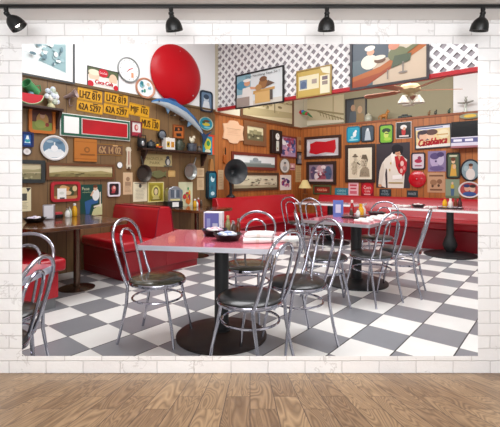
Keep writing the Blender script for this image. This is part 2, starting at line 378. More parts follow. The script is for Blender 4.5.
# ------------------------------------------------------------------ chairs
def cafe_chair(seatmat):
    r = thing('cafe_chair', 'x', 'chair', (0, 0, 0), 0, 'chrome cafe chairs')
    seat = MB().lathe([(.0001, .442), (.19, .442), (.204, .450), (.205, .458), (.19, .470), (.12, .478), (.0001, .480)], seatmat, 36).build('seat', r)
    MB().lathe([(.198, .424), (.212, .426), (.214, .444), (.210, .450), (.198, .450)], CHROME, 36).build('seat_rim', r)
    t = [(-.178, -.150, .425), (-.180, -.192, .52), (-.186, -.236, .66), (-.184, -.264, .76)]
    top = [(.184*math.cos(PI-PI*k/14), -.264-.036*math.sin(PI*k/14), .76+.14*math.sin(PI*k/14)) for k in range(1, 14)]
    MB().tube(t+top+[(-x, y, z) for x, y, z in reversed(t)], .0115, CHROME, 10).build('back_hoop', r)
    t = [(-.085, -.180, .445), (-.092, -.210, .56), (-.096, -.242, .68), (-.094, -.256, .74)]
    top = [(.094*math.cos(PI-PI*k/10), -.256-.022*math.sin(PI*k/10), .74+.085*math.sin(PI*k/10)) for k in range(1, 10)]
    MB().tube(t+top+[(-x, y, z) for x, y, z in reversed(t)], .0095, CHROME, 8).build('inner_hoop', r)
    for s in (-1, 1):
        MB().tube([(s*.178, -.150, .44), (s*.170, -.165, .30), (s*.176, -.195, .15), (s*.184, -.228, .012), (s*.186, -.232, 0)], [.0115, .0115, .011, .010, .010], CHROME, 10).build('leg', r)
    for s in (-1, 1):
        MB().tube([(s*.135, .125, .44), (s*.142, .150, .30), (s*.155, .185, .15), (s*.166, .206, .012), (s*.168, .210, 0)], [.0115, .0115, .011, .010, .010], CHROME, 10).build('leg', r)
    MB().tube([(.186*math.cos(2*PI*k/28), -.004+.186*math.sin(2*PI*k/28), .315) for k in range(28)], .008, CHROME, 8, True).build('stretcher_ring', r)
    return r
_ch = {}
def chair(x, y, bd, kind, label, sc=1.0):
    rz = math.atan2(bd[0], -bd[1])
    if kind not in _ch: o = _ch[kind] = cafe_chair(SEATB if kind == 'b' else SEATO); o.location = (x, y, 0); o.rotation_euler = (0, 0, rz)
    else: o = dup(_ch[kind], (x, y, 0), rz)
    o['label'] = label; o.scale = (sc, sc, sc)
    return o
chair(-.705, 2.97, (-.97, .24), 'o', 'chrome chair with olive seat left of the front pink table')
chair(.0, 2.50, (.8, -.6), 'b', 'nearest full chrome chair with black seat, at the near side of the front pink table')
chair(-.02, 3.42, (.3, .95), 'o', 'chrome chair tucked in behind the front pink table, behind the white rolled napkins')
chair(.35, 2.87, (.894, .447), 'b', 'chrome chair with black seat at the right side of the front pink table')
chair(.74, 3.80, (-1, .05), 'b', 'chrome chair seen edge-on at the left end of the middle table')
chair(1.22, 3.90, (.5, -.87), 'b', 'chrome chair with black seat at the near side of the middle table')
chair(1.61, 4.16, (.87, -.5), 'b', 'chrome chair at the middle table nearest the right-hand wall table')
chair(1.64, 5.02, (.636, .772), 'b', 'chrome chair tucked in at the far end of the middle table')
chair(*(ac(5.72, 3.62).xy), (-.636, -.772), 'b', 'far chrome chair in front of the corner booth, left one of the pair')
chair(*(ac(5.62, 3.17).xy), (-.636, -.772), 'b', 'far chrome chair in front of the corner booth, right one of the pair')
chair(-1.46, 2.27, (.05, 1), 'b', 'chrome chair behind the cropped pink table corner, before the red bench', .95)
chair(-1.285, 1.87, (1, .03), 'b', 'cropped chrome chair nearest the white brick edge, at the pink table corner', .93)

# ------------------------------------------------------------------ tables
def pedestal_table(name, label, cat_loc, rz, sx, sy, top, edge, colmat, baser, cr=.05, bulb=False, edgeh=.035, rr=.03):
    r = thing(name, label, 'table', cat_loc, rz)
    t = MB().slab(rrect(-sx/2+.004, -sy/2+.004, sx/2-.004, sy/2-.004, rr), .722, .756, top).build('tabletop', r)
    e = MB(); o = rrect(-sx/2, -sy/2, sx/2, sy/2, rr, 5)
    for k in range(3):
        z = .721+k*edgeh/3
        e.slab(o, z, z+edgeh/3*.55, edge)
        e.slab([(x*.998, y*.998) for x, y in o], z+edgeh/3*.55, z+edgeh/3-.0004, edge)
    if edge is not None: e.v = [(x, y, min(z, .7555)) for x, y, z in e.v]; e.build('edge_band', t)
    if bulb: prof = [(cr, .03), (cr, .06), (cr*1.5, .10), (cr*1.9, .17), (cr*1.5, .25), (cr*.95, .32), (cr*.9, .70), (cr*1.2, .722)]
    else: prof = [(cr*1.3, .03), (cr*1.3, .055), (cr, .06), (cr, .70), (cr*2, .705), (cr*2, .721)]
    MB().lathe(prof, colmat, 24).build('pedestal_column', r)
    MB().lathe([(baser, 0), (baser, .012), (baser*.96, .022), (baser*.55, .034), (cr*1.6, .045), (cr, .05)], colmat, 40).build('pedestal_base', r)
    return r
EDGE = M('dfe2ee', .3, .45)
rz1 = math.atan2(-.17, 1.0)
IRONB = noisy('1d1512', '2f211b', (1, 1, 1), 6, .5)
t1 = pedestal_table('pedestal_table', 'pink laminate table with ribbed metal edge in the middle front, two black baskets on it', (-.22, 3.01, 0), rz1, 1.02, .83, PINK, EDGE, BLACK, .35, .055)
for o in t1.children:
    if o.name.startswith('pedestal_base'): o.data.materials[0] = IRONB
t2 = pedestal_table('pedestal_table', 'middle pink table with condiment caddy, behind the front pink table', (1.24, 4.53, 0), RA, 1.12, .78, PINK, M('d9d9df', .3, .6), BLACK, .36, .062)
t4 = pedestal_table('pedestal_table', 'long white-edged table on a bulbous iron pedestal before the red bench at right', (3.17, 6.15, 0), RC, 1.75, .62, M('d8a6ac', .12, 0, .5, .4), M('f1eeee', .4), IRON, .385, .058, True)
t4.scale = (1, 1, .97); Z4 = .7340
t3 = pedestal_table('pedestal_table', 'far white-edged table at the corner booth behind two chrome chairs', (1.51, 7.31, 0), RC, 1.2, .62, M('d8a6ac', .12, 0, .5, .4), M('f1eeee', .4), IRON, .36, .058, True)
t0 = pedestal_table('pedestal_table', 'pink table corner with pale metal edge cut off by the brick at left', (-1.71, 1.885, 0), 0, 1.32, .41, M('e0788a', .1, 0, .6, .5), EDGE, BLACK, .18, .05)
def booth_table(name, label, a0, a1, c0, c1, pa, pc):
    r = thing(name, label, 'table', ac(pa, pc), RA)
    n = 6; R = .16
    poly = [(a0-pa, c1-pc), (a0-pa, c0-pc+R)]+arc((a0-pa+R, c0-pc+R), R, R, PI, 1.5*PI, n)+arc((a1-pa-R, c0-pc+R), R, R, 1.5*PI, 2*PI, n)+[(a1-pa, c1-pc)]
    MB().slab(poly, .715, .755, noisy('4a2a17', '6e4428', (2, 9, 2), 4, .18, 0, 3, .5)).build('tabletop', r, bevel=.006)
    MB().lathe([(.05, .015), (.05, .03), (.036, .04), (.036, .69), (.07, .70), (.07, .714)], M('6a5547', .22, .8), 20).build('pedestal_column', r)
    MB().lathe([(.19, 0), (.19, .008), (.15, .02), (.05, .03)], M('6a5547', .25, .8), 30).build('pedestal_base', r)
    return r
booth_table('booth_table', 'dark brown rounded booth table on a metal post under the long landscape picture', 1.42, 2.50, 3.72, 4.985, 2.10, 4.22)
booth_table('booth_table', 'dark brown booth table behind the double red bench with a jukebox selector on it', 3.78, 4.55, 4.02, 4.985, 4.15, 4.5)

# ------------------------------------------------------------------ booth benches (local x = a, y = c)
def bench_part(r, x0, x1, y0, y1, xb0, xb1, face):
    """one seat + front panel + kick; face -1 looks along -x"""
    pass
def prism(poly, y0, y1, mat): return MB().extr(poly, y0, y1, mat)
r = thing('booth_bench', 'double-sided red vinyl booth bench between the two brown booth tables', 'booth bench', ac(3.18, 4.5), RA)
L0, L1 = -.50, .485
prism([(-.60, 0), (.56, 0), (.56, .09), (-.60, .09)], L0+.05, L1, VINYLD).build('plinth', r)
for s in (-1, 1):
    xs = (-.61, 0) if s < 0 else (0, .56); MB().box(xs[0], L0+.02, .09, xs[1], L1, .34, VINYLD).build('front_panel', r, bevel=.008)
    xs = (-.65, -.05) if s < 0 else (.05, .60); MB().box(xs[0], L0, .345, xs[1], L1, .465, VINYL).build('seat', r, bevel=.035)
prism([(-.24, .34), (-.165, .82), (-.14, .85), (.0, .85), (.025, .82), (.10, .34)], L0-.035, L1, VINYL).build('backrest', r, bevel=.012)
pp = MB()
for s in (-1, 1): pp.tube([(s*.152-.07, L0-.036, .46), (s*.095-.07, L0-.036, .815), (s*.072-.07, L0-.036, .85), (s*.072-.07, L1, .85)], .007, M('8c1028', .3), 8)
pp.build('piping', r)
r = thing('booth_bench', 'red booth bench at the left edge behind the chrome chairs', 'booth bench', ac(1.45, 4.35), RA)
MB().box(-.27, -.62, 0, .20, .635, .10, TOE).build('plinth', r)
MB().box(-.28, -.64, .10, .22, .635, .34, VINYL).build('front_panel', r, bevel=.006)
MB().box(-.20, -.68, .345, .28, .635, .465, VINYL).build('seat', r, bevel=.03)
prism([(-.33, .0), (-.33, .82), (-.30, .85), (-.24, .85), (-.18, .46), (-.18, .0)], -.66, .635, VINYL).build('backrest', r, bevel=.012)
# corner run along the left wall
r = thing('booth_bench', 'long red bench along the orange panelled wall left of the corner', 'booth bench', ac(6.4, 4.6), RA)
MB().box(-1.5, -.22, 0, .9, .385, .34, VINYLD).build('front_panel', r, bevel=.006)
MB().box(-1.52, -.27, .345, .9, .385, .465, VINYL).build('seat', r, bevel=.03)
MB().add([(x, y, z) for x in (-1.50, 1.0) for y, z in ((.10, .46), (.20, .83), (.23, .86), (.315, .86), (.315, .46))],
         [(0, 1, 2, 3, 4), (9, 8, 7, 6, 5)]+[(i, i+5, (i+1) % 5+5, (i+1) % 5) for i in range(5)], VINYL).build('backrest', r, bevel=.012)
r = thing('booth_bench', 'long red bench along the back wall under the posters', 'booth bench', ac(7.5, 1.5), RA)
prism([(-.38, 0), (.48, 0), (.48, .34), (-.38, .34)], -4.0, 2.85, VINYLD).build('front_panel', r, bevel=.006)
prism([(-.42, .345), (.48, .345), (.48, .465), (-.42, .465)], -4.0, 2.83, VINYL).build('seat', r, bevel=.03)
prism([(.22, .46), (.34, .80), (.38, .84), (.48, .84), (.48, .46)], -4.0, 2.93, VINYL).build('backrest', r, bevel=.012)

exec_marker = None
# ------------------------------------------------------------------ flat art for frames, trays, posters
# shapes in -.5 .. .5 of the print: R rectangle, E ellipse, P polygon, T lettering
def art(m, w, h, y, shapes, mat_rough=.5):
    k = 0
    for s in shapes:
        t = s[0]; y -= .0007; mt = M(s[-1], mat_rough)
        if t == 'R': _, x0, z0, x1, z1, _c = s; m.flat([(x0*w, z0*h), (x1*w, z0*h), (x1*w, z1*h), (x0*w, z1*h)], y, mt)
        elif t == 'E': _, cx, cz, rx, rz, _c = s; m.flat([(cx*w+rx*w*math.cos(2*PI*j/20), cz*h+rz*h*math.sin(2*PI*j/20)) for j in range(20)], y, mt)
        elif t == 'P': m.flat([(s[1][j]*w, s[1][j+1]*h) for j in range(0, len(s[1]), 2)], y, mt)
        elif t == 'S':
            _, tx, cx, cz, hh, ww, sl, rise, _c = s
            for ox, oz in ((0, 0), (.004, 0), (-.004, .003), (.002, -.003)):
                q = MB().text(tx, 0, 0, hh*h, 0, mt, ww*w)
                m.add([(x+sl*z+(cx+ox*3)*w, y, z+rise*x+(cz+oz*3)*h) for x, _y, z in q.v], q.f, mt)
        elif t == 'T': _, tx, cx, cz, hh, ww, _c = s; m.text(tx, cx*w, cz*h, hh*h, y, mt, ww*w)
def blobs(seed, n, cols, x0=-.5, z0=-.5, x1=.5, z1=.5, smin=.04, smax=.16, kind='E'):
    q = random.Random(seed); o = []
    for _ in range(n):
        a, b = q.uniform(smin, smax), q.uniform(smin, smax)
        x, z = q.uniform(x0+a, x1-a), q.uniform(z0+b, z1-b); c = q.choice(cols)
        o.append(('E', x, z, a, b, c) if kind == 'E' else ('R', x-a, z-b, x+a, z+b, c))
    return o
def hatch(seed, n, x0, z0, x1, z1, c):
    q = random.Random(seed); o = []
    for _ in range(n):
        x, z, l = q.uniform(x0, x1-.08), q.uniform(z0, z1-.08), q.uniform(.03, .08); a = q.uniform(.5, 1.3)
        o.append(('P', [x, z, x+.012, z, x+.012+l*math.cos(a), z+l*math.sin(a), x+l*math.cos(a), z+l*math.sin(a)], c))
    return o
def lines(n, c, x0, x1, z0, z1, th=.012, seed=1):
    q = random.Random(seed); return [('R', x0, z1-(z1-z0)*k/n-th, x1-q.uniform(0, .25)*(x1-x0), z1-(z1-z0)*k/n, c) for k in range(n)]
def picture(name, label, cat, W, box, bg, shapes, frame=None, fw=.03, depth=.025, rr=0, mat=None, mw=0, group=None, gloss=.35, roll=0):
    loc, w, h, rz = place(W, *box)
    n = 5
    if frame is None:
        m = MB(); pl = rrect(-w/2, -h/2, w/2, h/2, rr*min(w, h)) if rr else [(-w/2, -h/2), (w/2, -h/2), (w/2, h/2), (-w/2, h/2)]
        m.extr(pl, -depth*.4, -.001, M(bg, gloss)); art(m, w, h, -depth*.4, shapes, gloss)
        o = m.build(name, loc=loc, rz=rz, smooth=0); o.rotation_euler[1] = roll
        return tag(o, label, cat, group)
    r = thing(name, label, cat, loc, rz, group); r.rotation_euler[1] = roll
    fm = M(frame, .4) if isinstance(frame, str) else frame
    out = rrect(-w/2, -h/2, w/2, h/2, max(rr*min(w, h), .002)); iw, ih = w-2*fw, h-2*fw
    inn = rrect(-iw/2, -ih/2, iw/2, ih/2, max(rr*min(w, h)*.75, .0015)); N = len(out)
    v = [(x, -.001, z) for x, z in out]+[(x, -depth, z) for x, z in out]+[(x, -depth*1.0, z) for x, z in inn]+[(x, -depth*.45, z) for x, z in inn]
    f = []
    for i in range(N):
        j = (i+1) % N
        for b in range(3): f.append((b*N+i, b*N+j, (b+1)*N+j, (b+1)*N+i))
    MB().add(v, f, fm).build('frame', r, bevel=0, smooth=.6)
    p = MB(); p.extr(inn, -depth*.45, -.002, M(mat or bg, gloss))
    pw, ph = iw-2*mw, ih-2*mw
    if mat: p.flat([(-pw/2, -ph/2), (pw/2, -ph/2), (pw/2, ph/2), (-pw/2, ph/2)], -depth*.45-.0006, M(bg, gloss))
    art(p, pw, ph, -depth*.45-.0006, shapes, gloss); p.build('print', r, smooth=0)
    return r
def round_plate(name, label, cat, W, box, rim, rw, bg, shapes, depth=.025, group=None, gloss=.3):
    loc, w, h, rz = place(W, *box); r = thing(name, label, cat, loc, rz, group)
    k = h/w; R = w/2
    MB().lathe([(R*.9, .001), (R, depth*.5), (R, depth), (R-rw*.5, depth*1.1), (R-rw, depth*.6)], M(rim, .35), 36, axis='y', sy=k).build('rim', r)
    m = MB(); R2 = R-rw*.9; m.flat([(R2*math.cos(2*PI*j/36), k*R2*math.sin(2*PI*j/36)) for j in range(36)], -depth*.62, M(bg, gloss))
    art(m, 2*R2, 2*R2*k, -depth*.62, shapes, gloss); m.build('face', r, smooth=0)
    return r
SKIN = 'd9a585'
# ---- left wall, white part
picture('framed_print', 'large framed grey-blue street print above the watermelon slice', 'framed picture', 'A', (4, 74, 12, 78), 'fbfbf8',
        [('P', [-.5, -.22, .38, -.38, .38, .5, -.5, .5], 'dfe8e6'), ('P', [-.5, .0, .38, .0, .38, .5, -.5, .5], 'b4cacb'), ('P', [-.5, .02, .0, -.02, .0, .16, -.5, .2], '7f9fa8'), ('P', [-.05, -.25, .38, -.36, .38, .1, .1, .05], '8fb0b4'), ('P', [-.5, -.05, .1, -.08, .0, -.16, -.5, -.14], 'f3f5f3')]
        + blobs(3, 34, ['f5f8f6', 'e4eceb', '9dbcc0', '5f828c', '43626e'], -.1, -.3, .37, .48, .012, .045) + blobs(8, 16, ['5f828c', 'f5f8f6', '86a8ac'], -.5, -.02, .0, .3, .012, .04, 'R') + [('E', -.15, -.17, .05, .025, '4f6f7a'), ('E', .02, -.2, .04, .02, '5f7f8a')], frame='3a3d40', fw=.02)
picture('drink_tray', 'white advertising tray with red discs and two faces, above the yellow plates', 'sign', 'A', (87, 118, 69, 89.3), 'ece6dc',
        [('R', -.5, .1, .5, .5, '55603f'), ('E', -.3, .08, .17, .3, 'e8c9ae'), ('E', .33, .05, .14, .3, 'e5c3a5'), ('E', -.3, .25, .18, .15, 'e9dfc4'), ('E', 0, .3, .16, .22, 'c8132a'), ('T', 'Coca-Cola', 0, .3, .1, .24, 'ffffff'),
         ('R', -.45, -.32, .45, -.12, 'f4efe9'), ('S', 'Coca-Cola', .03, -.2, .2, .6, .3, 0, 'c8132a'), ('E', -.42, -.35, .1, .16, 'c8132a'), ('E', .42, -.35, .08, .14, 'c8132a')], frame='33332f', fw=.006, depth=.015)
round_plate('wall_clock', 'round white wall clock with thin grey rim beside the advertising tray', 'clock', 'A', (117, 139, 57.5, 82.5), '8b8f8d', .022, 'f8f8f6',
        [('P', [0, -.02, .22, .1, .2, .13, -.02, .03], 'c04048'), ('P', [-.01, 0, -.12, -.1, -.1, -.12, .02, -.02], '994048'), ('R', .12, -.32, .24, -.1, 'd99a72')]
        + [('E', .43*math.cos(k*PI/6), .43*math.sin(k*PI/6), .018, .018, '555555') for k in range(12)])
round_plate('wall_plate', 'oval picture plate with red and tan rim under the big red disc', 'plate', 'A', (135, 154.5, 78, 98.5), 'c08466', .035, 'eef3f2',
        blobs(5, 12, ['2f7f8f', '7fb7c5', 'ffffff', '3a8f6f', 'd9c7b0'], -.38, -.38, .38, .38, .04, .14))
loc, wd, hh, rz = place('A', 149.5, 199.5, 45, 104.5)
r = thing('disc_sign', 'huge plain glossy red button disc high on the white wall', 'sign', loc, rz)
MB().lathe([(.47, .0015), (.487, .02), (.487, .03), (.475, .04), (.40, .075), (.25, .11), (.1, .125), (.0001, .127)], M('b90a18', .3, 0, .25, 0), 56, axis='y', sx=wd/2/.487, sy=hh/2/.487).build('disc', r)
for x, z in ((-.28, -.0), (.30, -.3), (.02, .38)): MB().ell((x, -.085 if abs(x) > .1 else -.075, z), .012, .006, .012, STEEL, 10, 6).build('bolt', r)
picture('framed_portrait', 'small blue and white portrait in a black rounded frame right of the red disc', 'framed picture', 'A', (199.5, 212, 91, 112), '6f8aa5',
        [('E', 0, .15, .25, .22, 'c9d6df'), ('P', [-.4, -.5, .4, -.5, .25, 0, -.25, 0], 'dfe6ea'), ('E', 0, .25, .26, .14, '33465a')], frame='1c2a3a', fw=.025, rr=.2)
# ---- plates
PY, PD = 'd79d18', '5a3c10'
PR = [('R', -.48, -.46, .48, -.42, 'a87a10'), ('R', -.48, .42, .48, .46, 'a87a10')]
def plate(label, box, a, b=None, bg=PY, fg=PD, roll=.03):
    txt = a if b is None else a+' '+b
    picture('license_plate', label, 'license plate', 'A', box, bg, PR+[('S', txt, 0, -.04, .6, .84, 0, 0, fg), ('R', .1, .32, .3, .42, fg)], depth=.012, rr=.08, group='old license plates on the brown wall', gloss=.4, roll=roll)
plate('yellow license plate reading LHZ 819, above another yellow plate at left', (77.5, 102, 89.2, 101.3), 'LHZ', '819')
plate('yellow license plate reading 62A 5297 right above the green-edged long sign', (76.5, 102.5, 102, 112.6), '62A', '5297', roll=.05)
plate('yellow license plate reading LHZ 819 in the right pair of stacked plates, upper one', (104.5, 127.5, 93.2, 104.4), 'LHZ', '819')
plate('yellow license plate reading 62A 5297 in the right pair of stacked plates, lower one', (103.5, 128.5, 105.2, 115.6), '62A', '5297', roll=.05)
plate('yellow license plate reading MJF 102 left of the fish tail', (129, 149, 104.5, 116.5), 'MJF', '102', roll=.06)
plate('yellow license plate reading MUS 130 below the fish tail', (140, 159.5, 118, 129.5), 'MUS', '130', roll=.05)
plate('brown license plate reading 6X 14 02 beside the orange plaque', (96.5, 122.5, 144, 155.5), '6X', '14 02', '6a4a36', 'd0a878', .0)
loc, wd, hh, rz = place('A', 59, 129, 117, 138.5)
r = thing('long_sign', 'long sign with a red panel and white end inside green and white edging', 'sign', loc, rz)
MB().box(-wd/2, -.03, -hh/2, wd/2, -.001, hh/2, M('e3e6df', .4)).build('board', r, bevel=.004)
MB().box(-wd/2+.012, -.036, -hh/2+.012, wd/2-.012, -.03, hh/2-.012, M('1d5a44', .4)).build('border', r, label='green border')
MB().box(-wd/2+.045, -.041, -hh/2+.04, -wd/2+.24, -.036, hh/2-.04, M('f3f3ef', .4)).build('end_panel', r, label='white end panel')
MB().box(-wd/2+.275, -.039, -hh/2+.04, wd/2-.045, -.036, hh/2-.04, M('d8d0c8', .4)).build('panel_edge', r)
MB().box(-wd/2+.287, -.043, -hh/2+.052, wd/2-.057, -.039, hh/2-.052, noisy('a30f1a', 'bd1522', (1, 1, 1), 3, .3)).build('red_panel', r, label='red panel')
# ---- left wall, wood part
picture('picture_tray', 'gold and red rimmed tray painted with a seated figure, below the small dark shelf', 'tray', 'A', (28, 54.5, 107, 133.5), '55291c',
        [('R', -.5, -.5, .5, -.1, '7d8a3c'), ('E', .02, .0, .3, .36, 'b98a48'), ('E', .02, .22, .12, .14, 'c99b80'), ('E', -.1, -.2, .25, .2, '8c9a4a'), ('E', .25, -.2, .1, .1, '8a3324'), ('E', .02, .34, .17, .08, '5a2a1a')], frame='c06a1c', fw=.035, rr=.12, depth=.03)
picture('small_print', 'small blue framed print of a pale cone at the far left', 'framed picture', 'A', (21, 33, 132, 147), '2456a0',
        [('P', [-.35, -.3, .35, -.3, .1, .35, -.1, .35], 'd5ecee'), ('E', 0, -.1, .3, .15, '35a0b0'), ('E', 0, .15, .15, .15, 'f2f8f8')], frame='16245c', fw=.02, rr=.1)
round_plate('wall_button', 'small round white badge below the blue framed print', 'badge', 'A', (22, 31.5, 147.5, 155.5), '5a4c44', .012, 'ece6e2', [('E', 0, 0, .2, .2, 'd5cdca')], depth=.015)
round_plate('wall_plate', 'round white plate with a blue picture of a monument', 'plate', 'A', (39.5, 67.5, 135.5, 160.5), 'dcd9d6', .035, '6888a0',
        [('E', 0, -.25, .45, .22, 'e8eaea'), ('R', -.28, -.2, .3, -.05, 'e2e8ea'), ('E', 0, -.02, .15, .16, 'f0f2f2'), ('R', -.03, .1, .03, .28, 'e8ecec'), ('E', -.2, .3, .15, .06, 'a9bdc9'), ('E', .22, .28, .14, .06, '4f6f88')])
picture('wooden_plaque', 'square orange wooden plaque with a small burnt emblem', 'plaque', 'A', (73.5, 96, 139, 161.5), 'b8702a',
        [('R', -.5, .35, .5, .37, '9a5818'), ('R', -.5, -.4, .5, -.38, '9a5818'), ('E', .05, .02, .13, .13, '8a5520'), ('E', .05, .02, .07, .07, 'b8702a'), ('R', -.25, -.22, .4, -.16, '8a5520')], depth=.06)
loc, wd, hh, rz = place('A', 125, 131, 147, 169)
r = thing('wall_thermometer', 'slim cream ornate wall thermometer right of the brown license plate', 'thermometer', loc, rz)
m = MB().extr([(-.03, -.5*hh), (.03, -.5*hh), (.04, -.35*hh), (.03, -.2*hh), (.03, .25*hh), (.045, .36*hh), (.03, .48*hh), (0, .5*hh), (-.03, .48*hh), (-.045, .36*hh), (-.03, .25*hh), (-.03, -.2*hh), (-.04, -.35*hh)], -.02, -.001, M('d9cdb6', .4)); m.build('board', r)
MB().box(-.006, -.026, -.3*hh, .006, -.02, .3*hh, M('a34a3a', .3)).build('tube', r)
MB().ell((0, -.02, -.46*hh), .02, .015, .02, M('5a3c28', .4)).build('pendant', r)
round_plate('wall_button', 'small round white badge under the brown license plate', 'badge', 'A', (116.5, 122.5, 161.5, 168.5), '6a6660', .01, 'f6f6f4', [], depth=.012)
SEP = ['a89a68', '7c7046', 'c9bd8c', '5c5434']
picture('framed_landscape', 'dark framed sepia landscape cut off at the left edge', 'framed picture', 'A', (12, 44.5, 160, 183), 'cfc4a0',
        [('R', -.5, -.5, .5, -.1, '8e8560'), ('P', [-.5, -.1, .5, -.02, .5, .2, .2, .12, -.5, .15], 'a59c74')]+blobs(9, 14, ['5d5a3e', '6f6a4c', 'b5ab82'], -.5, -.5, .5, -.05, .02, .09), frame='2f3434', fw=.045)
picture('framed_landscape', 'very long narrow framed sepia landscape above the red tray', 'framed picture', 'A', (45.5, 114, 163.5, 179.5), 'd8cda4',
        [('R', -.5, -.5, .5, -.15, '8e8150'), ('P', [-.5, -.15, -.2, .05, .05, -.02, .3, .08, .5, -.1, .5, -.2, -.5, -.2], 'a89a68')]+blobs(11, 26, SEP, -.5, -.48, .5, .0, .01, .05), frame='6b4326', fw=.035)
picture('picture_tray', 'red rimmed tray with a family scene and a white card stuck on', 'tray', 'A', (50, 79.5, 181.5, 201.5), '7a5a34',
        [('E', -.05, .1, .25, .3, 'c98a4a'), ('E', -.1, .25, .15, .2, 'd7b07a'), ('E', .25, 0, .12, .3, '3f4a2c'), ('R', -.5, -.5, .5, -.3, 'b98c58'), ('E', .38, .2, .1, .2, 'd8c090'), ('E', .1, -.1, .14, .15, 'e0c098'), ('R', -.35, -.62, .02, .22, 'f2f1ec'), ('E', -.17, -.1, .1, .1, 'd9dcd2'), ('R', -.25, -.5, -.05, -.4, '444444')], frame='b3202c', fw=.035, rr=.18, depth=.03)
picture('advertising_poster', 'dark green poster of a seated woman in white blouse and blue trousers', 'poster', 'A', (80, 102, 184.5, 215.5), '14473f',
        [('P', [.0, -.5, .5, -.5, .5, -.12, .1, -.3], 'c9cf9a'), ('P', [-.25, -.45, -.1, -.45, 0, -.15, .3, -.1, .3, .05, 0, .03, -.3, -.05], '2f5f94'), ('E', .2, .17, .17, .2, 'e6ece8'), ('R', .38, -.25, .43, .25, 'e6e0cc'), ('P', [.1, -.25, .45, -.2, .45, -.14, .1, -.2], 'e6e0cc'), ('E', .18, .38, .09, .08, 'e0b898'), ('E', .17, .44, .1, .05, '6a3a22'), ('P', [.0, .12, .1, .25, .05, .3, -.06, .14], 'e0b898'),
         ('T', 'Pause', -.26, .37, .1, .32, 'd8e0b8'), ('T', 'refreshing', -.2, .25, .05, .42, 'b8c89a')], depth=.008)
picture('small_print', 'small white rounded frame with a dark picture of a red flower', 'framed picture', 'A', (107, 119.5, 182, 196.5), '2a1a22',
        [('E', 0, .05, .22, .28, 'c25a5a'), ('E', .05, .15, .12, .14, 'e8b8b0'), ('E', -.05, -.25, .2, .1, 'a83a44')], frame='e6e2ea', fw=.022, rr=.15)
def paper(label, box, bg, shapes, W='A', name='wall_notice', cat='notice', g=None): picture(name, label, cat, W, box, bg, shapes, depth=.006, group=g, gloss=.6)
paper('cream paper notice with a small dark photo at the far left edge', (14, 31, 187.5, 211.5), 'e9dfb8', [('R', -.2, -.05, .25, .25, '4c4a44'), ('P', [.3, .3, .5, .48, .2, .48], '3a3a38')]+lines(5, '9a9478', -.3, .35, -.42, -.12))
paper('tall narrow tan paper with faint print above the booth back', (123, 132.5, 172.5, 194.5), 'd6b994', [('E', 0, .2, .2, .1, '9a7a5c'), ('R', -.3, -.1, .3, .08, 'a88a6c')]+lines(5, '94745a', -.35, .35, -.42, -.12))
paper('cream typed sheet with small crest beside the yellow portrait', (133, 147, 182, 201.5), 'e9e3c4', [('E', 0, .3, .1, .1, '5a5a50'), ('R', -.4, .42, .4, .45, '7a7a6c')]+lines(8, '8f8a76', -.35, .35, -.42, .15))
picture('portrait_poster', 'yellow poster with an oval portrait of a dark haired woman', 'poster', 'A', (147.5, 163.5, 182, 202), 'c3b53c',
        [('R', -.42, -.42, .42, .42, '9a8c2c'), ('E', 0, .0, .3, .36, 'd9cf6a'), ('E', 0, .03, .17, .24, '4a3a22'), ('E', 0, .02, .12, .17, 'e3cfa0'), ('P', [-.25, -.4, .25, -.4, .12, -.16, -.12, -.16], 'c9bf7a'), ('R', -.35, -.46, .35, -.4, '6a5c1c')], frame='e6dfa0', fw=.014, depth=.012)
paper('pale poster with colourful flowers behind the condiments', (178.5, 192.5, 182, 207), 'd8d8b4', blobs(21, 16, ['2f7f9f', 'd8742c', 'c23a3a', '3a8f5a', 'e3b23c', 'f2f2e6'], -.4, -.45, .4, .3, .05, .14), name='flower_poster', cat='poster')
picture('small_portrait', 'small red and white portrait next to the long red sign', 'framed picture', 'A', (130.5, 141, 121.5, 136.5), 'e8dcd8',
        [('E', 0, .1, .22, .25, 'b84a50'), ('E', .05, .12, .12, .15, 'e6c2b4'), ('R', -.5, -.5, .5, -.25, 'a83040')], frame='7a2430', fw=.015)
picture('small_print', 'small orange framed print with black lettering above the shelf', 'framed picture', 'A', (172.5, 183.5, 125, 138.5), 'c06a30',
        [('P', [-.4, .0, .4, .1, .35, .4, -.35, .35], '241a16'), ('P', [-.2, -.4, .3, -.35, .25, -.1, -.25, -.15], '2a1e18'), ('E', 0, .2, .1, .1, 'c06a30')], frame='8a4a20', fw=.012)
# fish
loc, wd, hh, rz = place('A', 151, 206, 101, 139)
def on_a(u, v):                       # local x,z on the left wall relative to loc
    p = wp('A', u, v)-loc; return (p.dot(AX)-.085, p.z)
r = thing('mounted_fish', 'long blue mounted tuna curving down over the wall shelf', 'mounted fish', loc, rz)
spine = [on_a(u, v) for u, v in ((152, 103.5), (158, 103), (166, 104.5), (175, 108.5), (184, 114), (192, 121), (198, 128), (202, 134))]
rad = [.012, .045, .075, .09, .09, .075, .05, .02]
top = M('33699c', .25, 0, .5, .4); bel = M('b9c6cc', .25, 0, .5, .4)
m = MB(); v = []; f = []; n = 12
for (x, z), q, i in zip(spine, rad, range(8)):
    a, b = spine[max(i-1, 0)], spine[min(i+1, 7)]; d = Vector((b[0]-a[0], b[1]-a[1])).normalized(); nx, nz = -d.y, d.x
    for k in range(n):
        t = 2*PI*k/n; v.append((x+nx*q*math.cos(t), -.105-.055*q/.09*math.sin(t), z+nz*q*math.cos(t)))
fa, fb = [], []
for i in range(7):
    for k in range(n): (fa if math.cos(2*PI*(k+.5)/n) > -.15 else fb).append((i*n+k, i*n+(k+1) % n, (i+1)*n+(k+1) % n, (i+1)*n+k))
m.tube([(0, -.1, .0), (0, -.001, 0)], .012, STEEL); m.tube([(-.2, -.1, .05), (-.2, -.001, .05)], .012, STEEL); m.add(v, fa, top); m.add(v, fb, bel); m.build('body', r)
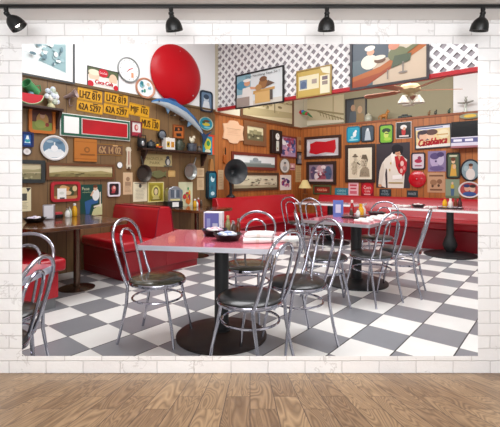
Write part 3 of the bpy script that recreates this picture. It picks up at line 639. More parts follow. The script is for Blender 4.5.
def fin(pts, mat, nm): MB().extr([on_a(*p) for p in pts], -.111, -.095, mat).build(nm, r)
fin([(199, 131), (205, 135.5), (211, 132), (207, 137), (203, 146), (202, 138)], M('24466e', .3), 'tail_fin')
fin([(164, 101), (170, 99.5), (175, 101), (181, 108), (170, 105)], M('1a2f66', .3), 'dorsal_fin')
fin([(165, 107), (168, 115), (171, 109)], M('6a8aa4', .3), 'pectoral_fin'); fin([(188, 122), (187, 128), (192, 125)], M('6a8aa4', .3), 'anal_fin')
MB().ell((spine[1][0], -.143, spine[1][1]), .012, .008, .012, M('111111', .2)).build('eye', r)
round_plate('wall_plate', 'round turquoise badge with a duck picture below the fish tail end', 'sign', 'A', (198.5, 212.5, 117, 130.5), 'b8c6b0', .02, '1f93ad',
        [('E', 0, -.05, .3, .14, 'd8c23c'), ('E', -.2, .1, .12, .12, '2a5a3a'), ('E', .05, .22, .25, .1, '6a4a2a'), ('E', .1, -.3, .3, .08, '7fd0dc')], depth=.02)
# wall shelves
def shelf(label, W, u0, u1, vt, dep, th, mat, brackets, vb=None):
    a, b = wp(W, u0, vt), wp(W, u1, vt); uc = (u0+u1)/2; c = (a+b)/2; z = wp(W, uc, vt).z; wd = ((b-a)*Vector((1, 1, 0))).length
    r = thing('wall_shelf', label, 'shelf', Vector((c.x, c.y, z)), RA)
    MB().box(-wd/2, -dep, -th, wd/2, -.001, 0, mat).build('shelf_board', r, bevel=.004)
    for q in brackets:
        MB().extr([(q*wd-.02, -.15), (q*wd+.02, -.15), (q*wd+.02, 0), (q*wd-.02, 0)], -.03, -.001, mat)
        b_ = MB(); P = [(-.001, -th), (-dep*.85, -th), (-dep*.8, -th-.03), (-.06, -.16), (-.03, -.24), (-.001, -.24)]
        nn = len(P); b_.add([(q*wd-.015, y, zz) for y, zz in P]+[(q*wd+.015, y, zz) for y, zz in P], [tuple(range(nn)), tuple(range(2*nn-1, nn-1, -1))]+[(i, i+nn, (i+1) % nn+nn, (i+1) % nn) for i in range(nn)], mat)
        b_.build('bracket', r)
    return r, z, wd
SHW = M('3a241c', .4)
def onshelf(u, z, W='A', back=.08):    # a point on a shelf top, <back> in front of the wall
    t = (u-250)/F; Y = (CA-back)/(-.7716*t+.6361); return Vector((t*Y, Y, z))
sh1, z1, _ = shelf('long dark wall shelf full of old pots and boxes under the fish', 'A', 137, 205, 150.5, .16, .03, SHW, (-.44, .44))
sh2, z2, _ = shelf('short dark shelf with a watermelon slice at the top left', 'A', 8, 58, 107, .16, .03, SHW, (.46, -.4))
# on the small shelf
r = thing('watermelon_slice', 'painted watermelon slice standing on the short dark shelf', 'ornament', onshelf(29, z2+.125, back=.135), RA)
pa = arc((0, 0), .165, .125, PI, 2*PI, 16); MB().extr(pa, -.02, .02, M('3f7a34', .4)).build('rind', r)
MB().extr([(x*.95, z*.94) for x, z in pa], -.022, -.01, M('e9e3c0', .4)).build('pith', r); MB().extr([(x*.9, z*.88) for x, z in pa], -.025, -.01, M('c9182a', .35)).build('flesh', r)
r = thing('green_jug', 'green tin jug lying on its side behind the watermelon slice', 'jug', onshelf(31, z2+.21, back=.07), RA)
m = MB().lathe([(.05, -.09), (.058, -.085), (.058, .07), (.066, .09), (.056, .09), (.05, -.07)], M('4f9a62', .35), 20); o = m.build('jug_body', r); o.rotation_euler = (0, math.radians(-62), .5)
MB().tube([(.05, 0, .03), (.10, 0, .05), (.11, 0, -.02), (.06, 0, -.05)], .008, M('3f8552', .35)).build('jug_handle', r)
MB().lathe([(.0001, -.135), (.03, -.135), (.035, 0), (.0001, 0)], M('7fa8b8', .4), 14).build('jug_stand', r)
r = thing('paper_bouquet', 'crumpled white paper flowers standing on the short shelf end', 'ornament', onshelf(51, z2, back=.08), RA)
m = MB(); q = random.Random(4)
for k in range(26):
    a, e = q.uniform(0, 2*PI), q.uniform(0, 1); cx, cz = .085*e*math.cos(a)+.01, .15+.1*e*math.sin(a); m.ell((cx, q.uniform(-.05, .02), cz), .035, .02, .035, M(q.choice(['f0efe8', 'e4e6ea', 'cfd6e0', 'efe9d8', 'b9c2b0']), .6), 6, 4)
m.build('petals', r, smooth=0); MB().lathe([(.045, 0), (.05, .02), (.03, .06), (.045, .11)], M('c9c49a', .5), 14).build('vase', r)
loc = wp('A', 70, 97.5); r = thing('horn_ornament', 'small grey pink trumpet shaped horn hung left of the yellow plates', 'ornament', loc, RA)
m = MB().lathe([(.018, -.14), (.022, -.06), (.035, 0), (.055, .04), (.06, .05), (.05, .045), (.02, -.02)], M('a08a86', .35), 20); o = m.build('horn_bell', r); o.location = (.0, -.07, .03); o.rotation_euler = (math.radians(70), 0, math.radians(40))
MB().tube([(0, -.02, 0), (-.03, -.04, -.05), (-.02, -.03, -.12), (.02, -.03, -.10)], .007, M('8a7470', .4)).build('hook', r)
# on the long shelf
def sh_thing(name, label, cat, u, back=.085):
    o = thing(name, label, cat, onshelf(u, z1, back=back), RA); o.scale = (1.22, 1.0, 1.28); return o
r = sh_thing('iron_pot', 'round dark iron pot at the left end of the long shelf', 'pot', 142); MB().lathe([(.04, 0), (.06, .02), (.065, .06), (.055, .10), (.058, .11), (.05, .11), (.045, .03)], IRON, 20).build('pot_body', r); MB().tube([(-.06, 0, .08), (-.05, 0, .15), (.05, 0, .15), (.06, 0, .08)], .006, IRON).build('bail_handle', r); MB().ell((-.02, -.062, .05), .02, .01, .03, M('c9ccd0', .3, .8)).build('badge', r)
r = sh_thing('iron_pot', 'squat black kettle second from the left on the long shelf', 'pot', 151); MB().lathe([(.05, 0), (.068, .03), (.055, .075), (.02, .09), (.012, .105), (.0001, .108)], M('22262a', .35), 20).build('pot_body', r); MB().tube([(.05, 0, .05), (.10, 0, .08), (.115, 0, .07)], .01, IRON).build('spout', r)
r = sh_thing('toy_truck', 'tiny orange and yellow toy beside the white tin on the long shelf', 'toy', 158.5); MB().box(-.05, -.03, .012, .05, .03, .035, M('c9562a', .4)).box(-.045, -.025, .035, -.01, .025, .06, M('d9a02c', .4)).build('toy_body', r, bevel=.004); MB().lathe([(.014, -.031), (.014, .031)], BLACK, 12, (-.03, 0, .014), 'y').lathe([(.014, -.031), (.014, .031)], BLACK, 12, (.03, 0, .014), 'y').build('wheel', r)
r = sh_thing('biscuit_tin', 'white tin box with yellow picture panels on the long shelf', 'tin', 168.5); m = MB().box(-.075, -.05, 0, .075, .05, .145, M('e9e6de', .4)); m.v = [(x, y, z) for x, y, z in m.v]; m.box(-.06, -.0515, .03, -.008, -.05, .10, M('d2ae3a', .4)).box(.01, -.0515, .03, .062, -.05, .10, M('c88a34', .4)).box(-.05, -.053, .05, -.025, -.0515, .085, M('4a3a2a', .4)); m.build('tin_body', r, bevel=.003); MB().lathe([(.012, .145), (.012, .158)], M('d9cdb6', .4), 10).build('lid_knob', r)
r = sh_thing('enamel_jug', 'dark green jug in the middle of the long shelf', 'jug', 179.5); MB().lathe([(.05, 0), (.062, .05), (.055, .10), (.04, .125), (.046, .14), (.038, .138)], M('3f4638', .35), 20).build('jug_body', r); MB().tube([(.05, 0, .11), (.085, 0, .10), (.085, 0, .05), (.06, 0, .035)], .008, M('33392e', .4)).build('jug_handle', r)
r = sh_thing('enamel_pot', 'blue grey enamel pot with a white figurine on its lid', 'pot', 192); MB().lathe([(.06, 0), (.072, .02), (.072, .10), (.078, .105), (.0001, .11)], noisy('3a3f48', '5c626c', (1, 1, 1), 30, .35), 24).build('pot_body', r); MB().tube([(-.07, 0, .08), (-.10, 0, .06), (-.07, 0, .04)], .008, IRON).build('side_handle', r)
r = thing('cat_figurine', 'white cat figurine standing on the blue grey enamel pot', 'figurine', onshelf(192, z1+.11*1.28), RA); m = MB(); m.ell((0, 0, .045), .05, .03, .045, IVORY).ell((.03, -.01, .095), .03, .026, .028, IVORY).ell((-.045, 0, .07), .012, .012, .04, IVORY); m.add([(.012, -.01, .11), (.028, -.01, .115), (.018, -.01, .14)], [(0, 1, 2)], IVORY).add([(.036, -.01, .115), (.052, -.01, .108), (.048, -.01, .138)], [(0, 1, 2)], IVORY); m.build('figure_body', r)
r = sh_thing('small_can', 'small dark can at the right part of the long shelf', 'can', 199.5, .06); MB().lathe([(.03, 0), (.032, .005), (.032, .075), (.028, .08), (.0001, .08)], M('3a3230', .4), 16).build('can_body', r); MB().lathe([(.0325, .02), (.0325, .055)], M('7a6a5a', .5), 16).build('paper_band', r)
picture('bright_tin_sign', 'bright turquoise, yellow and orange picture standing at the right shelf end', 'sign', 'A', (202.5, 214, 134.5, 154.5), '1f96b4',
        [('R', .3, -.5, .5, .5, 'd8562a'), ('E', -.1, .0, .3, .3, 'd8d84a'), ('E', -.05, .05, .15, .14, '3f9a5a'), ('R', -.5, .4, .5, .5, 'c8402a'), ('E', -.1, -.35, .25, .1, 'e9e6c8')], depth=.03)
loc = wp('A', 159.5, 135); r = thing('gas_lamp', 'round black car lamp fixed on the wall above the long shelf', 'lamp', loc, RA)
MB().lathe([(.03, .001), (.06, .02), (.075, .07), (.08, .075), (.07, .075)], BLACK, 24, axis='y').build('lamp_body', r); MB().lathe([(.066, .072), (.04, .083), (.0001, .088)], M('6a7078', .15), 24, axis='y').build('lens', r)
# under the shelf
picture('cream_sign', 'cream sign with brown lettering and a penguin under the long shelf', 'sign', 'A', (142.5, 171.5, 154, 166.5), 'c9ba84',
        [('R', -.5, .44, .5, .5, '9a8c5a'), ('T', 'MAGNOLIA', -.12, .12, .25, .6, '7a6a3c'), ('T', 'PARK', -.1, -.22, .22, .35, '7a6a3c'), ('E', .35, -.1, .1, .32, '4a5058'), ('E', .36, -.12, .055, .25, 'd8d6cc'), ('E', .35, .25, .06, .14, '4a5058'), ('R', .2, -.5, .5, -.4, '6a6a5c')], depth=.02)
def pan(label, u, v, R, col, ha, sy=1):
    r = thing('hanging_pan', label, 'pan', wp('A', u, v), RA)
    MB().lathe([(R*.6, .001), (R*.75, .004), (R, .06), (R*1.03, .065), (R*.96, .062), (R*.72, .012), (.0001, .009)], col, 32, axis='y').build('pan_bowl', r)
    dx, dz = math.cos(ha), math.sin(ha); MB().tube([(R*dx, -.06, R*dz), (R*1.5*dx, -.055, R*1.5*dz), (R*2.0*dx, -.04, R*2.0*dz)], [.014, .011, .014], col, 8).build('pan_handle', r)
pan('dark round pan hung under the left end of the long shelf', 142, 173.5, .13, M('4a443e', .4, .6), math.radians(100))
pan('pale grey metal pan hung under the right end of the long shelf', 188.5, 171.5, .135, M('9a9c98', .3, .7), math.radians(62))
loc, wd, hh, rz = place('A', 149.5, 165.5, 170.5, 178.5)
m = MB().extr([(-.5*wd, 0), (-.38*wd, -.25*hh), (-.1*wd, -.5*hh), (.2*wd, -.42*hh), (.38*wd, -.15*hh), (.5*wd, -.4*hh), (.47*wd, .1*hh), (.5*wd, .5*hh), (.36*wd, .2*hh), (.1*wd, .5*hh), (-.2*wd, .45*hh), (-.4*wd, .25*hh)], -.03, -.001, M('6f7048', .5))
r = thing('wooden_fish', 'flat olive green wooden fish between the two hanging pans', 'ornament', loc, rz); m.build('fish_body', r, bevel=.008); MB().ell((-.36*wd, -.03, .08*hh), .008, .005, .008, BLACK).build('eye', r)
picture('tan_tile', 'small tan tile left of the pale grey pan', 'tile', 'A', (168, 175, 170.5, 177), 'd1a866', [('R', -.35, -.3, .35, .3, 'dcb878')], depth=.02, rr=.15)
paper('narrow tan ticket pinned right of the pale grey pan', (197, 204, 168, 190), 'cdb08a', [('R', -.5, .05, .5, .1, '8a6a4a')]+lines(6, '9a7a5a', -.3, .3, -.4, -.05)+lines(4, '9a7a5a', -.3, .3, .15, .4, seed=3), name='paper_ticket', cat='ticket')
paper('narrow tan ticket half behind the black horn', (218, 223.5, 170, 189.5), 'd2b48c', lines(6, '9a7a5a', -.3, .3, -.4, .4), name='paper_ticket', cat='ticket')
loc, wd, hh, rz = place('A', 205.5, 214.5, 159, 199)
r = thing('bottle_sign', 'tall blue bottle shaped sign with a wooden neck', 'sign', loc, rz)
w2 = wd*.5; MB().extr([(-w2*.45, .18*hh), (w2*.45, .18*hh), (w2*.35, .38*hh), (w2*.2, .5*hh), (-w2*.2, .5*hh), (-w2*.35, .38*hh)], -.05, -.001, M('b07a44', .4)).build('neck', r, label='tan wooden neck')
MB().extr(rrect(-w2, -.5*hh, w2, .2*hh, w2*.45), -.06, -.001, M('16303c', .25)).build('bottle_body', r)
m = MB().extr(rrect(-w2*.7, -.46*hh, w2*.7, .15*hh, w2*.3), -.064, -.06, M('2f7488', .25))
art(m, wd*.7, hh*.6, -.064, [('E', 0, .0, .3, .12, 'c9e6ea'), ('E', -.1, -.35, .2, .1, '1f5a70'), ('E', .1, .1, .2, .08, '1f5a70'), ('E', 0, -.6, .3, .08, 'bfe0e6')]); m.v = [(x, y, z-0) for x, y, z in m.v]; m.build('label_panel', r, smooth=0)
loc = wp('A', 224, 157); r = thing('violin', 'little orange wooden fiddle hung at the joint of brown and orange panelling', 'violin', loc, RA)
w_ = M('a8561c', .3, 0, .5, .4)
o = MB().extr([(.045*math.cos(t)*(1-.28*math.cos(2*t+PI) if False else 1)*(1 if abs(math.sin(t)) > .4 else .75), .09*math.sin(t)) for t in [2*PI*k/24 for k in range(24)]], -.04, -.001, w_).build('fiddle_body', r, bevel=.006); o.location.z = -.04
MB().box(-.008, -.045, .04, .008, -.03, .17, M('2a1a10', .4)).build('neck', r); MB().ell((0, -.038, .18), .014, .014, .02, w_).build('scroll', r)
loc = ac(4.95, 4.72, 0); 
r = thing('horn_loudspeaker', 'black gramophone horn loudspeaker standing on the end of the red bench', 'loudspeaker', Vector((*(wp('A', 228.3, 198.5)-CX*.12-AX*.06).xy, .861)), RA)
MB().lathe([(.085, 0), (.08, .02), (.05, .045), (.03, .06), (.025, .16)], BLACK, 24).build('stand_base', r)
MB().tube([(0, 0, .14), (0, .02, .30), (0, .05, .42), (0, .03, .47), (0, -.02, .475)], [.022, .026, .03, .035, .04], BLACK, 14).build('horn_throat', r)
o = MB().lathe([(.036, .0), (.05, .05), (.085, .11), (.15, .16), (.205, .185), (.21, .19), (.196, .183), (.14, .15), (.075, .09), (.036, .03), (.0001, .02)], M('26282a', .4), 36, axis='y').build('horn_bell', r); o.location = (0, -.02, .475); o.scale = (1.1, 1.1, 1.1); o.rotation_euler = (0, 0, math.radians(-25))
# ---- orange wall left of the corner
loc, wd, hh, rz = place('A', 222.5, 243, 120.5, 143.5)
w2, h2 = wd/2, hh/2
pts = [(-w2, -h2*.65), (-w2*.55, -h2*.7), (-w2*.4, -h2*.95), (0, -h2), (.4*w2, -h2*.95), (w2*.55, -h2*.7), (w2, -h2*.65), (w2*.9, 0), (w2, h2*.6), (w2*.55, h2*.7), (w2*.4, h2*.95), (0, h2), (-w2*.4, h2*.95), (-w2*.55, h2*.7), (-w2, h2*.6), (-w2*.9, 0)]
m = MB().extr(pts, -.02, -.001, M('e6bd98', .5)); art(m, wd, hh, -.02, [('R', -.35, .12, .35, .14, 'b08a68'), ('R', -.35, -.14, .35, -.13, 'd0a684')]+lines(3, 'cfa583', -.3, .3, -.1, .08))
tag(m.build('scalloped_plaque', loc=loc, rz=rz, smooth=0), 'peach coloured plaque with scalloped edges on the orange panelling', 'plaque')
picture('framed_photo', 'wide wooden frame with a sepia building photo right of the peach plaque', 'framed picture', 'A', (243, 265.5, 122, 145.5), 'd8cfa6', [('R', -.5, -.5, .5, -.05, '6a6448'), ('R', -.35, -.05, .4, .2, '8a8460'), ('R', -.1, -.05, .1, .3, '9a946c')]+blobs(31, 10, ['4a4632', 'a8a07a', 'c9c096'], -.5, -.4, .5, .1, .03, .09), frame='7a5234', fw=.10, depth=.03)
loc, wd, hh, rz = place('A', 269.5, 279.5, 130.5, 153.5)
r = thing('wall_clock', 'narrow black pendulum wall clock with white dial', 'clock', loc, rz)
MB().box(-wd/2, -.08, -hh/2, wd/2, -.001, hh/2, M('1f1512', .35)).build('clock_case', r, bevel=.008)
m = MB().flat([(.075*math.cos(2*PI*k/20), .22*hh+.075*math.sin(2*PI*k/20)) for k in range(20)], -.082, M('eceae2', .4)); m.box(-.004, -.085, .22*hh, .004, -.083, .22*hh+.055, BLACK).box(0, -.085, .22*hh-.004, .04, -.083, .22*hh+.004, BLACK); m.build('dial', r, smooth=0)
m = MB().box(-.05, -.083, -.4*hh, .05, -.08, .03*hh, M('cfd4c8', .3)); m.lathe([(.02, .084), (.0001, .088)], M('b9983c', .3, .8), 14, (0, 0, -.28*hh), 'y'); m.build('pendulum_window', r, smooth=0)
COL = ['b04a68', 'e6dfe8', '5a6aa8', 'd8a0b0', '8a3a5a', 'f2f0f0', '3a4a7a']
picture('framed_collage', 'red framed purple and pink collage right of the black clock', 'framed picture', 'A', (279.5, 296, 136, 158), 'b89ab8', blobs(33, 26, COL, -.5, -.5, .5, .5, .05, .16), frame='7a3428', fw=.035)
loc_box = (231, 276, 153, 170)
picture('framed_photo', 'long red-brown frame with a pale photo of a domed building', 'framed picture', 'A', loc_box, 'e3e8e6', [('R', -.5, -.5, .5, -.22, '6f7a74'), ('R', -.14, -.22, .14, .1, '9aa6a6'), ('E', 0, .15, .07, .2, '8a9698'), ('R', -.4, -.24, .4, -.12, '8a948e')], frame='6f2a1c', fw=.06)
picture('framed_photo', 'long dark framed panoramic photo of a crowd above the red bench', 'framed picture', 'A', (231, 278, 172.5, 190.5), 'd5ceb0', [('R', -.5, -.5, .5, -.28, 'aaa284')]+blobs(35, 40, ['3a3830', '55523f', '2a2820', 'c9c2a4', '77725a'], -.48, -.32, .48, .25, .012, .045), frame='4a3420', fw=.055)
round_plate('oval_portrait', 'oval framed pale portrait right of the domed building photo', 'framed picture', 'A', (279, 289.5, 158, 173.5), '8a7458', .03, 'dcdcd4', [('E', 0, -.2, .25, .2, 'a8a8a4'), ('E', 0, .08, .13, .16, 'c9bcae'), ('E', 0, .2, .14, .08, '6a6a68')])
paper('tiny pink photo right of the oval portrait', (289.5, 295, 163.5, 170), 'd8a0a0', [('E', 0, .1, .2, .2, 'f0d8d0'), ('R', -.4, -.4, .4, -.2, '8a4a5a')], name='small_photo', cat='photo')
paper('white sheet with a purple figure above the red bench near the corner', (280, 291, 175, 190), 'ece4dc', blobs(37, 12, ['6a3a8a', 'a84a6a', '3a2a5a', 'c98aa8'], -.4, -.35, .4, .35, .06, .18), name='figure_print', cat='print')
paper('narrow tan print high beside the corner', (297, 302.5, 137, 151.5), 'b98a5c', [('E', 0, .1, .25, .2, '8a5a3a'), ('E', 0, -.2, .3, .15, 'd0aa7c')], name='narrow_print', cat='print')
picture('small_portrait', 'small black framed portrait in the corner below the narrow tan print', 'framed picture', 'A', (296, 303, 152, 164.5), '5a6068', [('E', 0, .1, .2, .2, 'b9b4ac'), ('P', [-.4, -.5, .4, -.5, .2, -.1, -.2, -.1], '8a9098')], frame='1c1c1e', fw=.022)
paper('tan newspaper page in the corner above the table lamp', (295.5, 302.5, 165.5, 182), 'cfb07c', lines(8, '9a7a4c', -.4, .4, -.45, .4), name='newspaper_page', cat='newspaper')
r = thing('table_lamp', 'small lamp with a cream cone shade in the booth corner', 'lamp', ac(7.72, 4.72, .845), 0)
MB().lathe([(.06, 0), (.06, .012), (.02, .03), (.028, .07), (.03, .10), (.012, .14), (.012, .17)], M('7a4a24', .4), 18).build('lamp_base', r)
MB().lathe([(.15, .14), (.152, .142), (.055, .33), (.05, .33), (.146, .142)], M('e3cf8c', .7), 24).build('lamp_shade', r)
# mirrors above the panelling, their reflections painted on in sepia; then a framed picture
picture('framed_mirror', 'big brown framed mirror under the red soffit trim, its reflection painted in sepia', 'framed picture', 'A', (240, 293, 76, 122.3), 'd8cba4', [('P', [-.5, -.5, .5, -.35, .5, -.2, -.5, -.3], 'b8aa80'), ('P', [-.5, -.1, .5, .0, .5, .05, -.5, -.05], '9a8c66'), ('R', .1, -.3, .12, .4, '8a7c58')]+blobs(39, 18, ['a89a70', '8a7c58', 'c2b48a'], -.48, -.35, .48, .2, .012, .05), frame='6a4830', fw=.06, depth=.03)  # mirror reflection put into flat sepia shapes
def on_u_box(W, u0, u1, v0, v1): return (u0, u1, v0, v1)
picture('sepia_reflection', 'unframed mirror above the corner panelling, reflected railings painted in pale sepia', 'mirror', 'U', (307, 344, 97, 124), 'cfc29e',  # reflected railings drawn as flat colour on the mirror
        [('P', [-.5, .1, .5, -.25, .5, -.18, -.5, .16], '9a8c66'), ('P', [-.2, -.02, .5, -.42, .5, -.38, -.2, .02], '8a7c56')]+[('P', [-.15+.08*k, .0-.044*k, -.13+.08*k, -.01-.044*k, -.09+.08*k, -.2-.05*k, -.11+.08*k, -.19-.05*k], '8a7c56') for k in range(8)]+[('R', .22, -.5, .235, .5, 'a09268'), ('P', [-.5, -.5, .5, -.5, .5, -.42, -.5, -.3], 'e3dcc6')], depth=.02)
picture('framed_portrait', 'dark framed picture of two people standing on the high ledge left of the jar', 'framed picture', 'U', (345.5, 367, 98, 124.5), '8a7a5a', [('R', -.5, -.5, -.1, .5, '3a3f44'), ('E', -.15, .15, .12, .14, 'b08a68'), ('E', .22, .05, .13, .16, 'c09a72'), ('P', [-.4, -.5, .05, -.5, 0, 0, -.3, 0], '4a545c'), ('P', [.0, -.5, .45, -.5, .4, -.12, .08, -.12], '9a7a48')], frame='2c2620', fw=.035)
# ---- back wall
def bw(*a, **k): return picture(a[0], a[1], a[2], 'C', *a[3:], **k)
bw('framed_textile', 'dark frame with a ragged red cloth on pale ground', 'framed picture', (305, 341.5, 136, 158.5), 'c9c2c4', [('P', [-.42, .2, -.2, .36, .1, .3, .4, .4, .42, -.1, .36, -.36, .1, -.3, -.2, -.4, -.42, -.3, -.38, 0], 'c01020'), ('E', -.44, .1, .05, .3, 'e6e2e6'), ('E', 0, .46, .3, .05, 'ded8dc'), ('E', -.2, -.45, .2, .05, 'a8a0b0'), ('E', .3, -.45, .2, .05, 'e0dce0')], frame='3a2018', fw=.06, depth=.035)
bw('framed_photo', 'dark framed colour photo of a costumed group below the red cloth frame', 'framed picture', (307, 336.5, 161.5, 184.5), '8a7a8a', [('E', -.05, .2, .14, .25, 'c9a0a8'), ('E', -.32, .0, .12, .4, '5a4a6a'), ('E', .3, .0, .14, .4, '4a5a78'), ('E', 0, -.25, .2, .3, 'a05060'), ('R', -.5, -.5, .5, -.38, 'c9b0b0'), ('E', .1, .35, .1, .1, 'e8d8d8'), ('E', -.2, -.2, .08, .2, 'e0d0d0')]+blobs(41, 12, ['e6dce0', '6a3a4a', '3a3a5a', 'b08090'], -.45, -.4, .45, .4, .03, .08), frame='33201a', fw=.07, depth=.035)
bw('small_sign', 'small red and green framed sign behind the far chairs', 'sign', (313.5, 331.5, 185.2, 194.3), '7a2a20', [('E', 0, 0, .35, .3, 'b8402c'), ('T', 'Coca-Cola', 0, 0, .3, .6, 'e6d8b8')], frame='4a5a38', fw=.03)
bw('teal_sign', 'little teal sign above the middle table menu', 'sign', (335, 348.5, 188, 196.5), '2f7f92', [('T', 'OPEN', 0, .15, .3, .6, 'a8d8dc'), ('R', -.35, -.25, .35, -.15, '8ac0c8')], depth=.02)
bw('pink_notice', 'pale pink notice with red print left of the red disc square', 'notice', (348.5, 358.5, 181.5, 197), 'eebfc6', [('R', -.35, .2, .35, .32, 'c24a5a'), ('R', -.3, .0, .3, .1, 'c24a5a'), ('R', -.35, -.3, .35, -.1, 'd06a7a')], depth=.008)
bw('disc_sign', 'dark red square with a round drink emblem beside the pink notice', 'sign', (361, 374, 182, 197), '8a1622', [('E', 0, .02, .44, .44, 'c41a2a'), ('T', 'Coca', 0, .14, .22, .55, 'f2e6e0'), ('T', 'Cola', 0, -.1, .16, .4, 'f2e6e0'), ('R', -.25, -.36, .25, -.28, 'e0b0b0')], depth=.02)
bw('framed_sketch', 'dark framed pencil sketch of a man\'s head and a rider', 'framed picture', (345.5, 375.5, 144.5, 182.5), 'e6ddc2', [('E', .2, .02, .15, .2, 'c9bea4'), ('P', [.06, .16, .12, .3, .3, .3, .38, .12, .34, .02, .3, .14, .12, .16], '6a604e'), ('P', [-.02, -.46, .46, -.46, .42, -.2, .3, -.12, .12, -.14, .02, -.24], 'a0947c'), ('R', .12, .05, .18, .07, '3a3428'), ('R', .24, .05, .3, .07, '3a3428'), ('P', [.2, .05, .23, -.04, .18, -.04], '8a7e68'), ('R', .15, -.09, .27, -.075, '5a5040'),
        ('P', [-.38, -.36, -.28, -.4, -.12, -.3, -.14, .05, -.3, .1, -.36, .0], 'c2b79c'), ('E', -.22, .18, .07, .09, 'c9bea4'), ('E', -.22, .25, .14, .03, '6a604e'), ('E', -.22, .29, .07, .05, '7a705c'), ('P', [-.14, .0, .02, -.06, .02, -.02, -.12, .05], '6a604e')]+hatch(51, 30, -.4, -.45, .0, .2, '6f6552')+hatch(52, 44, .0, -.46, .44, .32, '5f5644'), frame='33241c', fw=.07, mat='efe8d2', mw=.03)
def tray(label, box, bg, shapes): bw('drink_tray', label, 'tray', box, bg, shapes, frame='1c2020', fw=.02, rr=.18, depth=.025, group='small trays on the back wall')
bw('drink_tray', 'turquoise rounded tray with a white bird', 'tray', (347, 360.5, 126.5, 142.5), '1fa0be', [('E', .1, .0, .15, .2, 'e8f2f2'), ('E', -.1, -.2, .14, .1, 'b8e0e6'), ('E', .2, .2, .1, .1, 'f4f8f8'), ('E', 0, -.38, .4, .06, '9adce6')], frame='157a96', fw=.02, rr=.18, depth=.025, group='small trays on the back wall')
tray('black rounded tray with a grey veiled figure', (361, 374.5, 125.5, 142), '3a4a58', [('P', [-.25, -.45, .3, -.45, .2, .1, .05, .4, -.15, .2], 'b8c4cc'), ('E', .02, .28, .1, .1, 'dde2e4')])
tray('black rounded tray with a green picture of a hat', (379.5, 393.5, 124.5, 143.5), '7ab834', [('E', 0, .2, .36, .14, '1f3a1c'), ('E', .0, -.05, .2, .2, 'c9d86a'), ('E', .1, -.3, .3, .1, 'a8d048'), ('R', -.1, .0, .2, .06, '3a5a20')])
bw('small_poster', 'black square poster with a red and white figure beside the green hat tray', 'poster', (396, 411.5, 122, 138.5), '121214', [('E', 0, -.1, .14, .26, 'b82a2a'), ('E', .0, .2, .22, .14, 'e6e2de'), ('E', .05, .1, .1, .1, 'd8a88a'), ('R', -.3, -.42, .35, -.32, 'd8d0cc')], frame='e0dcd8', fw=.008, depth=.012)
bw('singer_poster', 'large poster of a dark haired singer in a white suit and red scarf', 'poster', (376.5, 410, 143, 188), '3a343a',
   [('P', [-.44, -.42, -.34, -.46, -.2, -.5, .32, -.5, .36, -.1, .42, .12, .26, .22, -.02, .27, -.22, .16, -.32, .06, -.4, -.12], 'e6dfd2'), ('P', [-.2, -.5, -.15, -.5, -.17, -.1, -.2, -.05, -.23, -.2], '3a343a'), ('P', [-.44, -.42, -.34, -.46, -.24, -.1, -.28, .08, -.34, .02, -.4, -.12], 'd8cfc0'),
    ('P', [-.06, .25, .04, .34, .08, .2, .0, .02], 'f4efe6'), ('E', .16, .31, .1, .1, 'cf9a78'), ('E', .12, .38, .15, .085, '15101a'), ('E', .26, .34, .05, .09, '15101a'), ('E', .04, .33, .05, .08, '15101a'), ('R', .13, .32, .16, .335, '2a1a18'), ('R', .19, .32, .22, .335, '2a1a18'), ('R', .14, .255, .2, .265, 'a04a48'),
    ('P', [.06, .2, .16, .21, .3, .2, .42, .06, .4, -.12, .3, -.24, .18, -.16, .1, -.02], 'b81c28'), ('P', [.16, .2, .24, .2, .2, .1], 'cf9a78'), ('E', .28, .04, .05, .06, 'e8c0b8'), ('E', .34, -.06, .04, .05, 'e07a7a'), ('E', .2, .0, .03, .05, '7a1018'), ('E', .26, -.12, .04, .05, 'e8b8b0'), ('R', -.12, -.4, .3, -.37, 'b09a6a'), ('E', -.38, -.45, .06, .035, 'cf9a78'), ('P', [-.0, -.31, .28, -.29, .28, -.2, .0, -.22], 'f8f6f2'), ('E', -.05, .05, .02, .03, 'c0a868'), ('E', -.08, -.1, .02, .03, 'c0a868')], depth=.014)
bw('arrow_sign', 'dark sign with pale lettering under the singer poster', 'sign', (379.5, 391, 189, 196.5), '233038', [('T', 'MEN', 0, .2, .32, .5, '9ab0b8'), ('T', 'WOMEN', 0, -.2, .3, .7, '9ab0b8')], depth=.02)
bw('arrow_sign', 'dark arrow shaped sign below the red oval disc', 'sign', (407, 418, 190.5, 197), '2a3438', [('T', 'SHAKES', -.02, 0, .35, .7, 'b0bcc0')], depth=.02)
bw('movie_poster', 'white framed film poster with two faces and red script lettering', 'poster', (415, 451.8, 125, 148.5), 'e6cf9a', [('R', -.5, .36, .5, .5, 'd9dbe6'), ('R', -.48, .4, .3, .45, '5a6a9a'), ('E', -.22, .1, .24, .26, '6a5a6a'), ('E', -.27, .04, .13, .2, 'e0b496'), ('E', -.06, .05, .12, .18, 'e6c0a0'), ('E', -.02, .22, .17, .14, '5a3c34'), ('E', -.3, .24, .15, .1, '3a2c34'), ('E', .32, .1, .16, .2, 'e8dcb8'), ('R', .12, .05, .44, .1, 'c9a05a'), ('R', -.5, -.5, .5, -.36, 'e9e4da'), ('S', 'Casablanca', .0, -.22, .34, .84, .25, .06, 'c0202c')], frame='2c2f38', fw=.022, depth=.03, roll=-.03)
bw('small_print', 'black rounded frame with a pink lips picture', 'framed picture', (411.5, 425.5, 152.5, 169.5), 'd8c9d0', [('E', 0, .0, .32, .14, 'b02a4a'), ('E', .1, .2, .16, .12, '8a3a5a'), ('R', -.3, -.36, .3, -.28, 'a04a6a')], frame='2a2430', fw=.022, rr=.15)
